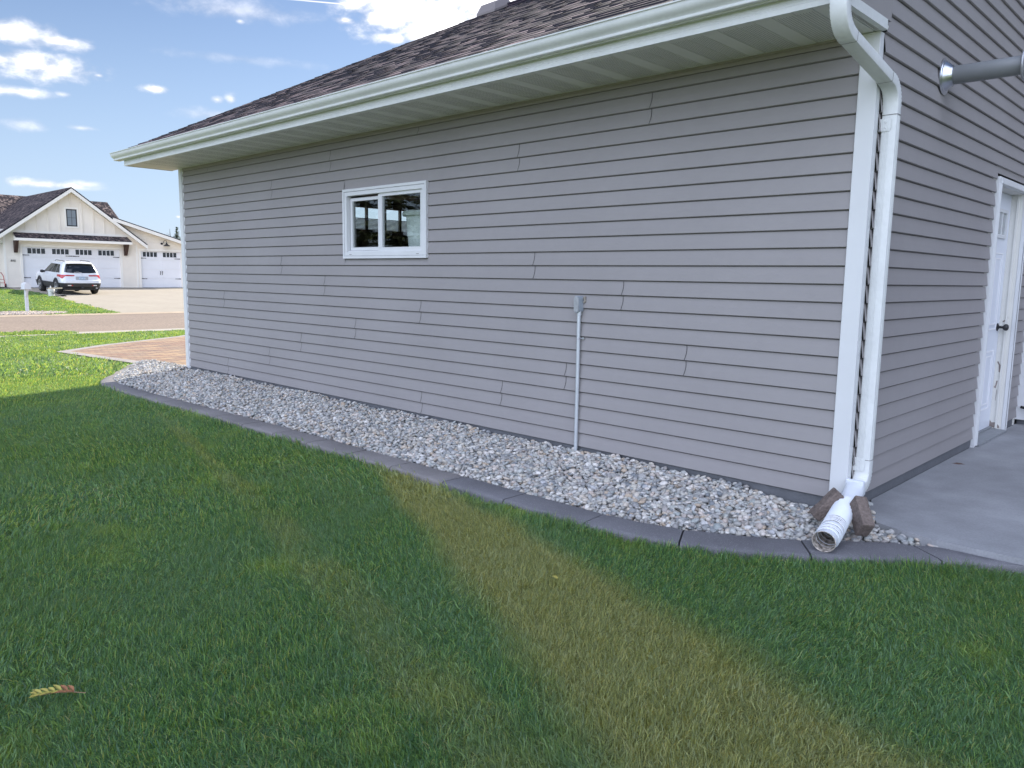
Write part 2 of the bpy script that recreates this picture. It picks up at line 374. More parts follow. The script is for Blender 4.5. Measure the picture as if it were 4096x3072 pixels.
# gable triangle closing both ends
YR = 5.7; YF_ = -.58
zr = GT(YR)
for x0, x1 in ((GX-.05, GX-.02), (XS-.15, XS-.0005)):
    mb = MB()
    A = [(x0, -.0, 2.5), (x0, 2*YR, 2.5), (x0, YR, zr-.1)]; B = [(x1, p[1], p[2]) for p in A]
    mb.add(A+B, [(0, 1, 2), (5, 4, 3), (0, 3, 4, 1), (1, 4, 5, 2), (2, 5, 3, 0)])
    mb.build('gable_wall', M['siding'], house)
mb = MB(); A = [(.1045, YF_+.01, 2.587), (.1045, .036, 2.587), (.1045, .036, 3.02), (.1045, YF_+.01, 2.70)]; mb.add(A+[(.129, p[1], p[2]) for p in A], [(0, 1, 2, 3), (7, 6, 5, 4), (0, 4, 5, 1), (1, 5, 6, 2), (2, 6, 7, 3), (3, 7, 4, 0)]); mb.build('gable_return', M['siding'], house)
# roof: courses of shingle as stepped strips
def roof_slope(mb, x0, x1, ye, ze, yr, m, step=.145, mi=0, th=.007, sgn=1):
    """strips along x, climbing from eave ye to ridge yr"""
    n = int(abs(yr-ye)*math.sqrt(1+m*m)/step)+1
    dy = (yr-ye)/n
    for i in range(n):
        ya, yb = ye+i*dy, ye+(i+1)*dy; za = ze+abs(ya-ye)*m; zb = ze+abs(yb-ye)*m
        ex0 = x0-random.uniform(0, .018); ex1 = x1
        n_x = max(1, int((ex1-ex0)/.17)); xs = [ex0]
        while xs[-1] < ex1-.12: xs.append(xs[-1]+random.choice((.06, .09, .11, .14, .17)))
        xs[-1] = ex1
        v0 = i*step; v1 = (i+1)*step-.0001
        for xa, xb in zip(xs[:-1], xs[1:]):
            t = th*random.choice((.65, .65, 1.5)); g = random.uniform(0, 1)*.0
            za2 = za+t
            mb.quad((xa, ya, za2), (xb, ya, za2), (xb, yb, zb+.001), (xa, yb, zb+.001), mi, ((xa, v0+.02), (xb, v0+.02), (xb, v1-.02), (xa, v1-.02)))
            mb.quad((xa, ya, za-.004), (xb, ya, za-.004), (xb, ya, za2), (xa, ya, za2), mi+1)
            mb.quad((xa, ya, za-.002), (xa, ya, za2), (xa, yb, zb+.001), (xa, yb, zb-.002), mi+1)
mb = MB(); YE, ZE = -.655, 2.697
roof_slope(mb, -8.83, .17, YE, ZE, YR, .497)
zR = ZE+(YR-YE)*.497
mb.quad((-8.83, YR, zR), (.17, YR, zR), (.17, 2*YR-YE, ZE), (-8.83, 2*YR-YE, ZE), 0, ((0, 0), (9, 0), (9, 7), (0, 7)))
mb.box((-8.84, YR-.12, zR-.06), (.17, YR+.12, zR+.012), 0)
M['shdark'] = mat('shingle_edge', (.022, .02, .026), .95)
mb.build('roof', [M['shingle'], M['shdark']], house)
mb = MB()   # roof deck and rake boards
for x0, x1 in ((-8.80, .16),):
    A = [(x0, YE+.02, ZE-.10), (x0, YE+.02, ZE-.012), (x0, YR, zR-.012), (x0, YR, zR-.10)]; B = [(x1, p[1], p[2]) for p in A]
    mb.add(A+B, [(3, 2, 1, 0), (4, 5, 6, 7), (0, 1, 5, 4), (1, 2, 6, 5), (2, 3, 7, 6), (3, 0, 4, 7)])
    A = [(x0, 2*YR-YE-.02, ZE-.10), (x0, 2*YR-YE-.02, ZE-.012), (x0, YR+.001, zR-.012), (x0, YR+.001, zR-.10)]; B = [(x1, p[1], p[2]) for p in A]
    mb.add(A+B, [(0, 1, 2, 3), (7, 6, 5, 4), (4, 5, 1, 0), (5, 6, 2, 1), (6, 7, 3, 2), (7, 4, 0, 3)])
mb.build('roof_deck', M['alu'], house)
mb = MB()
# sloping rake soffit at the far end
mb.add([(-8.79, -.1, 2.61), (-8.79, YR, zR-.12), (GX-.05, YR, zR-.12), (GX-.05, -.1, 2.61)], [(0, 1, 2, 3)])
mb.build('rake_soffit', M['soffit'], house)
# roof vent box near the ridge
vz = lambda y: ZE+(y-YE)*.497
mb = MB(); vy = 5.45; vx0, vx1 = -8.62, -8.18
c = [(vx0, vy-.18, vz(vy-.18)+.05), (vx1, vy-.18, vz(vy-.18)+.05), (vx1, vy+.22, vz(vy+.22)+.05), (vx0, vy+.22, vz(vy+.22)+.05)]
t = [(vx0+.05, vy-.12, vz(vy-.12)+.17), (vx1-.05, vy-.12, vz(vy-.12)+.17), (vx1-.05, vy+.18, vz(vy+.18)+.17), (vx0+.05, vy+.18, vz(vy+.18)+.17)]
b2 = [(p[0], p[1], p[2]-.04) for p in c]
mb.sweep([b2, c, t]); mb.box((vx0+.05, vy-.15, vz(vy)-.15), (vx1-.05, vy+.15, vz(vy)+.03))
mb.build('roof_vent', mat('vent_painted_metal', (.20, .175, .17), .6), house, bevel=.006)
# soffit: panels with V grooves, every third one solid
ZS, YF = 2.539, -.58
mb = MB(); hv = []; hf = []
px0 = -8.77; pw = .1016; i = 0; x = px0
while x < .128:
    x1 = min(x+pw, .13)
    mb.quad((x+.004, YF+.004, ZS), (x+.004, -.0, ZS), (x1-.004, -.0, ZS), (x1-.004, YF+.004, ZS))
    mb.quad((x1-.004, YF+.004, ZS), (x1-.004, 0, ZS), (x1, 0, ZS+.011), (x1, YF+.004, ZS+.011)); mb.quad((x, YF+.004, ZS+.011), (x, 0, ZS+.011), (x+.004, 0, ZS), (x+.004, YF+.004, ZS)); mb.quad((x+.0005, YF+.004, ZS+.004), (x+.0005, 0, ZS+.004), (x-.0025, 0, ZS+.004), (x-.0025, YF+.004, ZS+.004), 1)
    if i % 3 != 2 and x > -8.4:
        nx, ny = 6, 34
        for a in range(nx):
            for b in range(ny):
                cx = x+.014+(x1-x-.028)*(a+.5*(b % 2)*.0)/(nx-1); cy = YF+.05+(.48)*b/(ny-1); h = .0022
                if (b//4) % 1 == 0:
                    o = len(hv); hv += [(cx-h, cy-h*1.3, ZS-.0012), (cx-h, cy+h*1.3, ZS-.0012), (cx+h, cy+h*1.3, ZS-.0012), (cx+h, cy-h*1.3, ZS-.0012)]; hf.append((o, o+1, o+2, o+3))
    x = x1; i += 1
mb.add(hv, hf, 1)
mb.box((-8.77, YF+.004, ZS+.012), (.13, -.0, ZS+.02))
mb.build('soffit', [M['soffit'], M['hole']], house)
mb = MB(); mb.box((GX-.02, -.014, 2.5385), (0, -.004, 2.5345-.006)); mb.build('soffit_trim', M['soffit'], house)
# fascia with its rolled bottom edge and return at the near end
mb = MB()
def prism(mb, prof, x0, x1, mi=0):
    mb.sweep([[(x0, y, z) for y, z in prof], [(x1, y, z) for y, z in prof]], mi)
fp = [(YF-.004, 2.535), (YF-.022, 2.535), (YF-.024, 2.560), (YF-.0235, 2.562), (YF-.0185, 2.566), (YF-.0185, 2.578), (YF-.0165, 2.580), (YF-.0165, 2.592), (YF-.0145, 2.594), (YF-.0145, 2.606), (YF-.010, 2.610), (YF-.010, 2.70), (YF+.004, 2.70), (YF+.004, 2.540)]
for a, b in ((-8.775, -8.30), (-8.298, -2.62), (-2.618, .133)): prism(mb, fp, a, b)
mb.box((.1015, YF+.005, ZS-.004), (.133, -.022, 2.585)); 
mb.box((-8.79, YF+.005, 2.535), (-8.772, .0, 2.56))
mb.add([(-8.775, YF-.02, 2.535), (-8.775, YF+.30, 2.535), (-8.775, YF+.30, 2.75), (-8.775, YF-.02, 2.65), (-8.76, YF-.02, 2.535), (-8.76, YF+.30, 2.535), (-8.76, YF+.30, 2.75), (-8.76, YF-.02, 2.65)],
       [(0, 3, 2, 1), (4, 5, 6, 7), (0, 1, 5, 4), (1, 2, 6, 5), (2, 3, 7, 6), (3, 0, 4, 7)])
mb.build('fascia', M['alu'], house)
# K-style gutter
g = [(0, .0), (-.075, .0), (-.078, .003), (-.080, .012), (-.079, .018), (-.083, .026), (-.092, .034), (-.103, .044), (-.111, .056), (-.115, .070), (-.116, .082), (-.1165, .086), (-.125, .088), (-.126, .096), (-.118, .0985), (-.112, .096), (-.112, .086)]
GY, GZ = YF-.011, 2.585
GZ = 2.603
gp = [(GY+y, GZ+z*.92) for y, z in g]
inner = [(y+.003, z+.003) for y, z in gp[:13]]
mb = MB()
def gut(x0, x1):
    r0 = [(x0, y, z) for y, z in gp]; r1 = [(x1, y, z) for y, z in gp]
    mb.sweep([r0, r1], 0, caps=False, closed=False)
    mb.sweep([[(x1, y+.002, z+.002) for y, z in gp[:12]], [(x0, y+.002, z+.002) for y, z in gp[:12]]], 0, caps=False, closed=False)
gut(-8.93, .235)
for x in (-8.93, .235):
    o = gp[:14]; mb.add([(x, y, z) for y, z in o]+[(x, GY, GZ+.09)], [tuple(range(len(o)+1))])
    mb.add([(x+.004, y, z) for y, z in o]+[(x+.004, GY, GZ+.09)], [tuple(range(len(o)+1))])
gutter = mb.build('gutter', M['alu'], house, smooth=28)
mb = MB(); mb.box((-8.93, GY-.100, GZ+.0865), (-8.925, GY, GZ+.092)); 
# corner posts
def post(x0, x1, y0, y1, z0, z1, name='corner_post', m='white'):
    mb = MB(); mb.box((x0, y0, z0), (x1, y1, z1)); return mb.build(name, M[m], house, bevel=.0035)
mb = MB(); mb.box((0.004, -.020, -.055), (.100, .035, ZS-.003)); mb.box((.001, -.0165, -.053), (.004, 0.0, ZS-.003)); mb.box((.0915, .035, -.03), (.098, .046, ZS-.003))
mb.build('corner_post', M['white'], house, bevel=.003)
mb = MB(); mb.box((GX-.105, -.020, -.03), (GX-.022, .09, ZS-.003)); mb.box((GX-.022, -.008, -.02), (GX+.004, -.0, ZS-.003)); mb.build('corner_post', M['white'], house, bevel=.003)
# dark gap behind the far post where the course ends sit
mb = MB()
for k in range(25): mb.box((GX+.004, -.003, k*E_+.02), (GX+.016, -.001, (k+1)*E_-.012))
# ---------------------------------------------------------------- window
wn = empty('window', (0, 0, 0)); wn.parent = house
a, b, c, d = WIN
def frame(mb, x0, x1, z0, z1, wd, y0, y1, mi=0):
    mb.box((x0, y0, z0), (x1, y1, z0+wd), mi); mb.box((x0, y0, z1-wd), (x1, y1, z1), mi)
    mb.box((x0, y0, z0+wd), (x0+wd, y1, z1-wd), mi); mb.box((x1-wd, y0, z0+wd), (x1, y1, z1-wd), mi)
mb = MB(); frame(mb, a, b, c, d, .024, -.034, .0); frame(mb, a+.0265, b-.0265, c+.0265, d-.0265, .036, -.028, .03)
mb.box((a+.062, -.012, c+.063), (b-.062, .06, c+.074)); mb.box((a+.024, -.008, c+.024), (b-.024, .002, c+.0262)); 
mb.build('window_frame', M['white'], wn, bevel=.0018)
mb = MB(); frame(mb, -4.775, -4.285, 1.462, 1.958, .030, .012, .038); mb.box((-4.305, -.006, 1.452), (-4.281, .011, 1.972)); s1 = mb.build('sash', M['white'], wn, bevel=.0015)
mb = MB(); mb.box((-4.747, .024, 1.490), (-4.313, .028, 1.93)); mb.build('pane', M['glass'], s1)
mb = MB(); frame(mb, -4.279, -3.650, 1.448, 1.985, .038, -.010, .022); s2 = mb.build('sash', M['white'], wn, bevel=.0015)
mb = MB(); mb.box((-4.243, .004, 1.484), (-3.686, .008, 1.949)); mb.build('pane', M['glass'], s2)
for x in (-4.74, -3.72): mb = MB(); mb.box((x, -.0295, c+.036), (x+.035, -.0279, c+.040)); mb.build('weep_slot', M['alud'], wn)
# ---------------------------------------------------------------- door
dr = empty('door', (0, 0, 0)); dr.parent = house
y0, y1, zt = 2.625, 3.565, 2.0      # opening
mb = MB(); zb = -.055
for ya, yb in ((y0-.055, y0), (y1, y1+.055)):
    for o_, th in ((0, .030), (.012, .036), (.030, .040)):
        if ya < 3: mb.box((XS, ya+o_*0, zb), (XS+th, yb-o_, zt+.055-o_)) if o_ == 0 else mb.box((XS+.029, ya+o_, zb), (XS+th, yb-.004, zt))
        else: mb.box((XS, ya, zb-.02), (XS+th, yb, zt+.055)) if o_ == 0 else mb.box((XS+.029, ya+.004, zb), (XS+th, yb-o_, zt))
mb.box((XS, y0+.0005, zt), (XS+.030, y1-.0005, zt+.055)); mb.box((XS+.029, y0+.0, zt+.004), (XS+.036, y1, zt+.04)); mb.box((XS+.035, y0, zt+.004), (XS+.040, y1, zt+.022))
mb.box((XS-.012, y0-.05, -.10), (XS+.024, y0+.001, zb))
mb.build('door_casing', M['white'], dr, bevel=.002)
mb = MB(); JX = .004
mb.box((JX-.05, y0-.02, -.06), (XS-.001, y0-.0, zt)); mb.box((JX-.05, y1, -.06), (XS-.001, y1+.02, zt)); mb.box((JX-.05, y0, zt-.001), (XS-.001, y1, zt+.02))
mb.box((JX+.045, y1-.012, -.05), (JX+.062, y1-.0005, zt-.002)); mb.box((JX+.045, y0+.0005, -.05), (JX+.062, y0+.012, zt-.002))
jm = mb.build('door_jamb', M['jamb'], dr)
mb = MB()   # peeled paint patches on the jamb (real flakes of bare wood)
def patch(mb, yy, cx, cz, pts):
    P = [(cx+p[0], yy, cz+p[1]) for p in pts]; mb = MB(); mb.add(P, [tuple(range(len(P)))]); mb.build('peeling_patch', M['peel'], jm)
yy = y1-.0012
patch(mb, yy, .060, .93, [(0, 0), (.008, .005), (.004, .06), (-.003, .09), (-.002, .03)])
patch(mb, yy, .045, .90, [(-.02, .01), (-.012, .0), (.0, .012), (.012, -.004), (.016, .01), (.006, .022), (-.01, .018)])
patch(mb, yy, .035, .50, [(-.02, .05), (-.004, .02), (0, -.04), (.01, -.045), (.012, .0), (.02, .05), (.012, .02), (.004, .03), (-.008, .052)])
patch(mb, yy, .020, .33, [(-.01, -.01), (.004, -.02), (.012, .02), (.016, .05), (.004, .048), (0, .01)])
patch(mb, yy, .055, .25, [(0, 0), (.004, .0), (.008, .1), (.004, .1)]); patch(mb, yy, .03, .2, [(0, 0), (.003, .0), (.006, .1), (.003, .1)])
patch(mb, yy, .03, -.045, [(-.05, 0), (.055, 0), (.05, .02), (.02, .05), (-.01, .045), (-.03, .07), (-.05, .06)])
mb = MB(); mb.box((JX-.045, y0+.002, -.035), (JX, y1-.002, zt-.004)); leaf = mb.build('door_leaf', mat('door_paint', (.66, .69, .74), .35), dr)
mb = MB()
def panel(mb, ya, yb, za, zb_):
    frame_ = [(ya, yb, za, zb_, .012, .0045), (ya+.045, yb-.045, za+.045, zb_-.045, .010, .0035)]
    for A, B, C_, D_, wd, th in frame_:
        mb.box((JX, A, C_), (JX+th, B, C_+wd)); mb.box((JX, A, D_-wd), (JX+th, B, D_)); mb.box((JX, A, C_+wd), (JX+th, A+wd, D_-wd)); mb.box((JX, B-wd, C_+wd), (JX+th, B, D_-wd))
for ya, yb in ((2.75, 3.03), (3.16, 3.44)):
    panel(mb, ya, yb, .14, .66); panel(mb, ya, yb, .84, 1.50)
mb.build('door_panel', M['nwhite'], leaf, bevel=.0015)
mb = MB(); ya, yb, za, zb_ = 2.85, 3.43, 1.62, 1.86
for A, B, C_, D_ in ((ya, yb, za, za+.03), (ya, yb, zb_-.03, zb_), (ya, ya+.03, za+.03, zb_-.03), (yb-.03, yb, za+.03, zb_-.03)): mb.box((JX, A, C_), (JX+.016, B, D_))
for q in (1, 2, 3): yy2 = ya+.03+(yb-ya-.06)*q/4; mb.box((JX, yy2-.008, za+.03), (JX+.012, yy2+.008, zb_-.03))
lt = mb.build('door_light', M['white'], leaf, bevel=.002)
mb = MB(); mb.box((JX+.001, ya+.03, za+.03), (JX+.004, yb-.03, zb_-.03)); mb.build('pane', mat('frosted_pane', (.33, .35, .35), .15, noise=((8, .2),)), lt)
mb = MB(); kz, ky = .86, 3.495
mb.lathe((JX, ky, kz), (1, 0, 0), [(0, .001), (0, .034), (.006, .034), (.012, .020), (.02, .011), (.045, .012), (.052, .024), (.062, .029), (.074, .029), (.084, .022), (.088, .010), (.089, .0005)], 24)
mb.build('door_knob', M['black'], leaf, smooth=40)
mb = MB(); mb.box((JX-.03, y0+.001, -.069), (XS+.05, y1-.001, -.052)); mb.box((JX-.03, y0+.001, -.052), (JX+.02, y1-.001, -.037)); mb.box((XS+.035, y0-.03, -.085), (XS+.047, y1+.02, -.0695))
mb.build('threshold', mat('grey_sill', (.22, .23, .24), .6, noise=((20, .12),)), dr)
# inside corner post, adjoining wing
mb = MB(); mb.box((XS, 4.062, -.02), (XS+.09, 4.15, 5.0)); mb.build('corner_post', M['white'], house, bevel=.003)
PW = lambda u, d, z: (u, 4.12-d, z)
mb = MB()
for k in range(50): course(mb, PW, XS+.09, 11.0, k*E_, (k+1)*E_)
mb.build('siding_wall', [M['siding'], M['lap_shade']], house)
mb = MB(); mb.box((XS+.01, 4.125, -.3), (11, 4.3, -.001)); mb.build('foundation', M['found'], house)
mb = MB(); mb.box((XS-.02, 4.12, 0), (11, 13, 5.0)); mb.build('house_wing', M['siding'], house)
mb = MB()
A = [(-.3, 3.6, 4.95), (-.3, 8.6, 7.3), (-.3, 13.6, 4.95)]; mb.add(A+[(11.4, p[1], p[2]) for p in A], [(0, 1, 2), (5, 4, 3), (0, 3, 4, 1), (1, 4, 5, 2), (2, 5, 3, 0)])
mb.build('roof', M['shdark'], house)
# ---------------------------------------------------------------- downspout
ds = empty('downspout', (0, 0, 0)); ds.parent = house
XC, HW, HD = .1475, .0395, .028
def rect_ring(y, z, ty, tz, sc_=1.0, n=3, wob=0):
    # profile: width along x, depth along normal in yz plane; rounded corners
    ny_, nz_ = -tz, ty    # left normal in yz
    pts = []; r = .008
    for sx, sn in ((1, 1), (-1, 1), (-1, -1), (1, -1)):
        base = {(1, 1): 0, (-1, 1): 90, (-1, -1): 180, (1, -1): 270}[(sx, sn)]
        for k in range(n):
            t = R(base+90*k/(n-1)); cx = sx*(HW*sc_-r)+r*math.cos(t); cn = sn*(HD*sc_-r)+r*math.sin(t)
            pts.append((XC+cx, y+ny_*cn, z+nz_*cn))
    return pts
def bend_path(pts, rads, seg=14):
    out = []; P = [Vector((0, y, z)) for y, z in pts]
    for i, p in enumerate(P):
        if i == 0 or i == len(P)-1: out.append((p.y, p.z, 0)); continue
        a = (P[i-1]-p).normalized(); b = (P[i+1]-p).normalized(); th = a.angle(b); t = rads[i]/math.tan(th/2)
        t = min(t, .95*(P[i-1]-p).length, .95*(P[i+1]-p).length)
        s, e = p+a*t, p+b*t
        for k in range(seg+1):
            q = k/seg; v = s*(1-q)**2+p*2*q*(1-q)+e*q*q; out.append((v.y, v.z, 1))
    return out
def spout(pts, rads, crimp=True, seg=14, sc_=1.0):
    path = bend_path(pts, rads, seg); rings = []
    for i, (y, z, bend) in enumerate(path):
        a = path[max(i-1, 0)]; b = path[min(i+1, len(path)-1)]; ty, tz = b[0]-a[0], b[1]-a[1]; l = math.hypot(ty, tz); ty /= l; tz /= l
        rings.append(rect_ring(y, z, ty, tz, sc_*(1+(.022*(-1)**i if (bend and crimp) else 0))))
    return rings
mb = MB(); mb.sweep(spout([(-.672, 2.64), (-.672, 2.400), (-.545, 2.3797)], [0, .16, 0], seg=26, sc_=1.03)); e1 = mb.build('elbow', M['alu'], ds, smooth=35)
mb = MB(); mb.sweep(spout([(-.585, 2.3868), (-.02, 2.287)], [0, 0]))
def ribs(mb, ya, za, yb, zb_, side):   # raised ribs on the broad faces
    ty, tz = yb-ya, zb_-za; l = math.hypot(ty, tz); ty /= l; tz /= l; ny_, nz_ = -tz, ty
    for cx in (-.026, -.018, -.010, -.002):
        o = (XC+cx-.0018, ya+ny_*side*HD, za+nz_*side*HD); mb.obox(o, (.0036, 0, 0), (0, ty*l, tz*l), (0, ny_*side*.0022, nz_*side*.0022))
ribs(mb, -.53, 2.3768, -.06, 2.2938, 1)
mb.build('spout_pipe', M['alu'], ds, smooth=35)
mb = MB(); mb.sweep(spout([(-.045, 2.2915), (.088, 2.268), (.088, 2.12)], [0, .13, 0], seg=20, sc_=1.03)); mb.build('elbow', M['alu'], ds, smooth=35)
mb = MB(); mb.sweep(spout([(.088, 2.15), (.088, .21)], [0, 0]))
for cx in (-.028, -.020, -.012, -.004, .004): mb.box((XC+cx-.0018, .088-HD-.0022, .215), (XC+cx+.0018, .088-HD+.001, 2.11))
for cy in (-.012, -.003, .006, .014): mb.box((XC+HW-.001, .088+cy, .215), (XC+HW+.0018, .088+cy+.003, 2.11))
mb.build('spout_pipe', M['alu'], ds, smooth=35)
mb = MB(); mb.sweep(spout([(.088, .24), (.088, .11), (-.03, .075)], [0, .09, 0], seg=14, sc_=1.05)); mb.build('elbow', M['alu'], ds, smooth=35)
# dark joint lines
for y, z, ty, tz in ((-.548, 2.3802, .985, -.174), (-.047, 2.2922, .985, -.174), (.088, 2.121, 0, -1), (.088, .2405, 0, -1)):
    mb = MB(); r = rect_ring(y, z, ty, tz, 1.055); r2 = rect_ring(y+ty*.003, z+tz*.003, ty, tz, 1.055); mb.sweep([r, r2], caps=False); mb.build('joint_line', M['alud'], ds)
def strap(z0, z1):
    mb = MB(); yf = .088-HD-.004
    P = [(.099, z1), (.099, z0), (.155, z0), (.1625, z0+.012), (.1625, z1-.008), (.158, z1)]
    A = [(x, yf-.0015, z) for x, z in P]; B = [(x, yf, z) for x, z in P]
    mb.add(A+B, [tuple(range(6)), tuple(range(11, 5, -1))]+[(i, (i+1) % 6, 6+(i+1) % 6, 6+i) for i in range(6)])
    mb.box((.0985, yf, z0), (.1005, .10, z1))
    for z in (z0+.018, z1-.018): mb.lathe((.132, yf-.0015, z), (0, -1, 0), [(0, .005), (.002, .0045), (.003, .001)], 10)
    for x in (.110, .119, .128, .137, .146): mb.box((x, yf-.003, z0+.004), (x+.003, yf-.001, z1-.004))
    mb.build('strap', M['alu'], ds)
strap(2.035, 2.10); strap(.172, .248)
# ---------------------------------------------------------------- vent pipe on the gable wall
vp = empty('vent_pipe', (0, 0, 0)); vp.parent = house
vc = Vector((XS+.014, 1.06, 2.505)); 
mb = MB(); mb.lathe(vc, (1, 0, 0), [(0, .001), (0, .108), (.004, .108), (.006, .098), (.010, .096), (.012, .088), (.045, .062), (.058, .060), (.058, .04)], 40); mb.build('flange', M['galv'], vp, smooth=30)
mb = MB(); mb.lathe(vc, (1, 0, 0), [(.03, .04), (.055, .051), (.062, .055), (.36, .055), (.44, .055)], 40); mb.build('pipe', M['pvc'], vp, smooth=40)
mb = MB(); mb.lathe(vc+Vector((.415, 0, 0)), (1, 0, 0), [(0, .056), (.004, .082), (.012, .09), (.02, .09), (.024, .080), (.026, .062)], 40); 
mb.lathe(vc+Vector((.475, 0, 0)), (1, 0, 0), [(0, .062), (.004, .084), (.012, .09), (.02, .09), (.024, .080), (.026, .01)], 40)
for k in range(20):
    t = 2*math.pi*k/20; p = vc+Vector((.438, math.cos(t)*.066, math.sin(t)*.066)); mb.tube([p, p+Vector((.042, 0, 0))], .0028, 5)
mb.build('vent_cap', M['dull'], vp, smooth=40)
# ---------------------------------------------------------------- conduit
cd = empty('conduit', (0, 0, 0)); cd.parent = house
cx = -1.862
mb = MB(); mb.tube([(cx, -.033, -.12), (cx, -.033, .5), (cx-.002, -.033, .99)], .0135, 14); mb.tube([(cx, -.033, .965), (cx, -.033, 1.0)], .0165, 14); mb.build('conduit_tube', M['conduit'], cd, smooth=50)
mb = MB()
def stadium(w_, z0, z1, n=10):
    r = w_/2; pts = []
    for k in range(n+1): t = math.pi*k/n; pts.append((r*math.cos(t), z1-r+r*math.sin(t)))
    for k in range(n+1): t = math.pi+math.pi*k/n; pts.append((r*math.cos(t), z0+r+r*math.sin(t)))
    return pts
S = stadium(.046, .985, 1.105)
mb.sweep([[(cx-.004+x, y, z) for x, z in S] for y in (-.008, -.062)])
bx = mb.build('junction_box', M['boxgrey'], cd, smooth=40)
mb = MB(); S2 = stadium(.043, .988, 1.102); mb.sweep([[(cx-.004+x, y, z) for x, z in S2] for y in (-.0625, -.0665)])
for z in (.998, 1.092): mb.lathe((cx-.004, -.0665, z), (0, -1, 0), [(0, .0045), (.002, .004), (.0025, .0005)], 10)
mb.build('box_cover', M['dull'], bx, smooth=40)
mb = MB(); mb.tube([(cx-.0155, -.012, .80), (cx-.016, -.033, .80), (cx-.011, -.046, .80), (cx, -.050, .80), (cx+.011, -.046, .80), (cx+.016, -.033, .80), (cx+.017, -.018, .80), (cx+.034, -.018, .80)], .0025, 6)
mb.lathe((cx+.031, -.015, .80), (0, -1, 0), [(0, .009), (.004, .009), (.004, .004), (.006, .001)], 12); mb.build('pipe_clamp', M['galv'], cd)
mb = MB()
for k in range(7): mb.lathe((cx+.024+random.uniform(0, .014), -.012, 1.06+k*.006), (0, -1, 0), [(0, .008), (.006+random.uniform(0, .006), .006), (.012, .001)], 7)
mb.build('sealant', mat('foam_sealant', (.30, .27, .22), .9, noise=((80, .3),)), cd)

# ================================================================== GROUND
def lawn_z(x):
    if x > -8.6: return -.15
    if x > -10: return -.15 + (-8.6-x)/1.4*.022
    if x > -21: return drive_z(x)-.036
    if x > -31.9: return -.47
    return -.5 + .0327*(-31.4-x) - .02
def drive_z(x): return -.055 + (x+8.8)/(-20.6+8.8)*(-.365)
def nb_z(x): return -.5 + .0327*(-31.4-x)
def interp(x, tab):
    for (xa, ya), (xb, yb) in zip(tab[:-1], tab[1:]):
        if xa <= x <= xb: return ya+(yb-ya)*(x-xa)/(xb-xa)
    return tab[0][1] if x < tab[0][0] else tab[-1][1]
M['soil'] = mat('lawn_soil', (.13, .160, .055), .95, noise=((1.5, .2), (30, .4)))
def gridsheet(name, xs, ys, zf, m, kind='structure'):
    v = [(x, y, zf(x)) for x in xs for y in ys]; ny = len(ys)
    f = [(i*ny+j, (i+1)*ny+j, (i+1)*ny+j+1, i*ny+j+1) for i in range(len(xs)-1) for j in range(ny-1)]
    me = bpy.data.meshes.new(name); me.from_pydata(v, [], f); me.materials.append(m); o = bpy.data.objects.new(name, me); link(o); o['kind'] = kind; return o
def gz(x):
    if x < -60: return .18
    if x < -31.9: return nb_z(x)-.05
    if x < -21.15: return -.56
    return lawn_z(x)
ground = gridsheet('ground', [-1500, -300, -61, -56, -50, -45, -40, -36, -33, -32, -31.9, -21.2, -21.1, -19, -16, -13, -10, -6, 0, 5, 20, 200, 1500], [-1500, -200, -40, 0, 40, 200, 1500], gz, M['soil'])
def poly(name, pts, zf, m, lift=0, kind='structure', nx=1):
    # subdivide along x by slicing so that it follows the slope
    bm = bmesh.new(); vs_ = [bm.verts.new((x, y, 0)) for x, y in pts]; bm.faces.new(vs_)
    xs = sorted({p[0] for p in pts}); lo, hi = min(xs), max(xs); n = max(1, int((hi-lo)/1.0))
    for i in range(1, n):
        x = lo+(hi-lo)*i/n
        bmesh.ops.bisect_plane(bm, geom=bm.verts[:]+bm.edges[:]+bm.faces[:], plane_co=(x, 0, 0), plane_no=(1, 0, 0))
    bmesh.ops.triangulate(bm, faces=bm.faces[:])
    for v in bm.verts: v.co.z = zf(v.co.x)+lift
    bmesh.ops.recalc_face_normals(bm, faces=bm.faces[:])
    if bm.faces and sum(f.normal.z for f in bm.faces) < 0: bmesh.ops.reverse_faces(bm, faces=bm.faces[:])
    me = bpy.data.meshes.new(name); bm.to_mesh(me); bm.free(); me.materials.append(m); o = bpy.data.objects.new(name, me); link(o); o['kind'] = kind; return o
# concrete slab beside the side door
slab_pts = [(.10, .40), (.16, .20), (.285, -.05), (.42, -.10), (.61, -.135), (.80, -.135), (1.2, -.12), (6.5, -.05), (6.5, 4.125), (.10, 4.125)]
bm = bmesh.new(); top = [bm.verts.new((x, y, -.07)) for x, y in slab_pts]; f = bm.faces.new(top)
ex = bmesh.ops.extrude_face_region(bm, geom=[f]); 
for v in [g_ for g_ in ex['geom'] if isinstance(g_, bmesh.types.BMVert)]: v.co.z = -.30
bmesh.ops.recalc_face_normals(bm, faces=bm.faces[:])
me = bpy.data.meshes.new('patio_slab'); bm.to_mesh(me); bm.free(); me.materials.append(M['conc']); slab = bpy.data.objects.new('patio_slab', me); link(slab); slab['kind'] = 'structure'
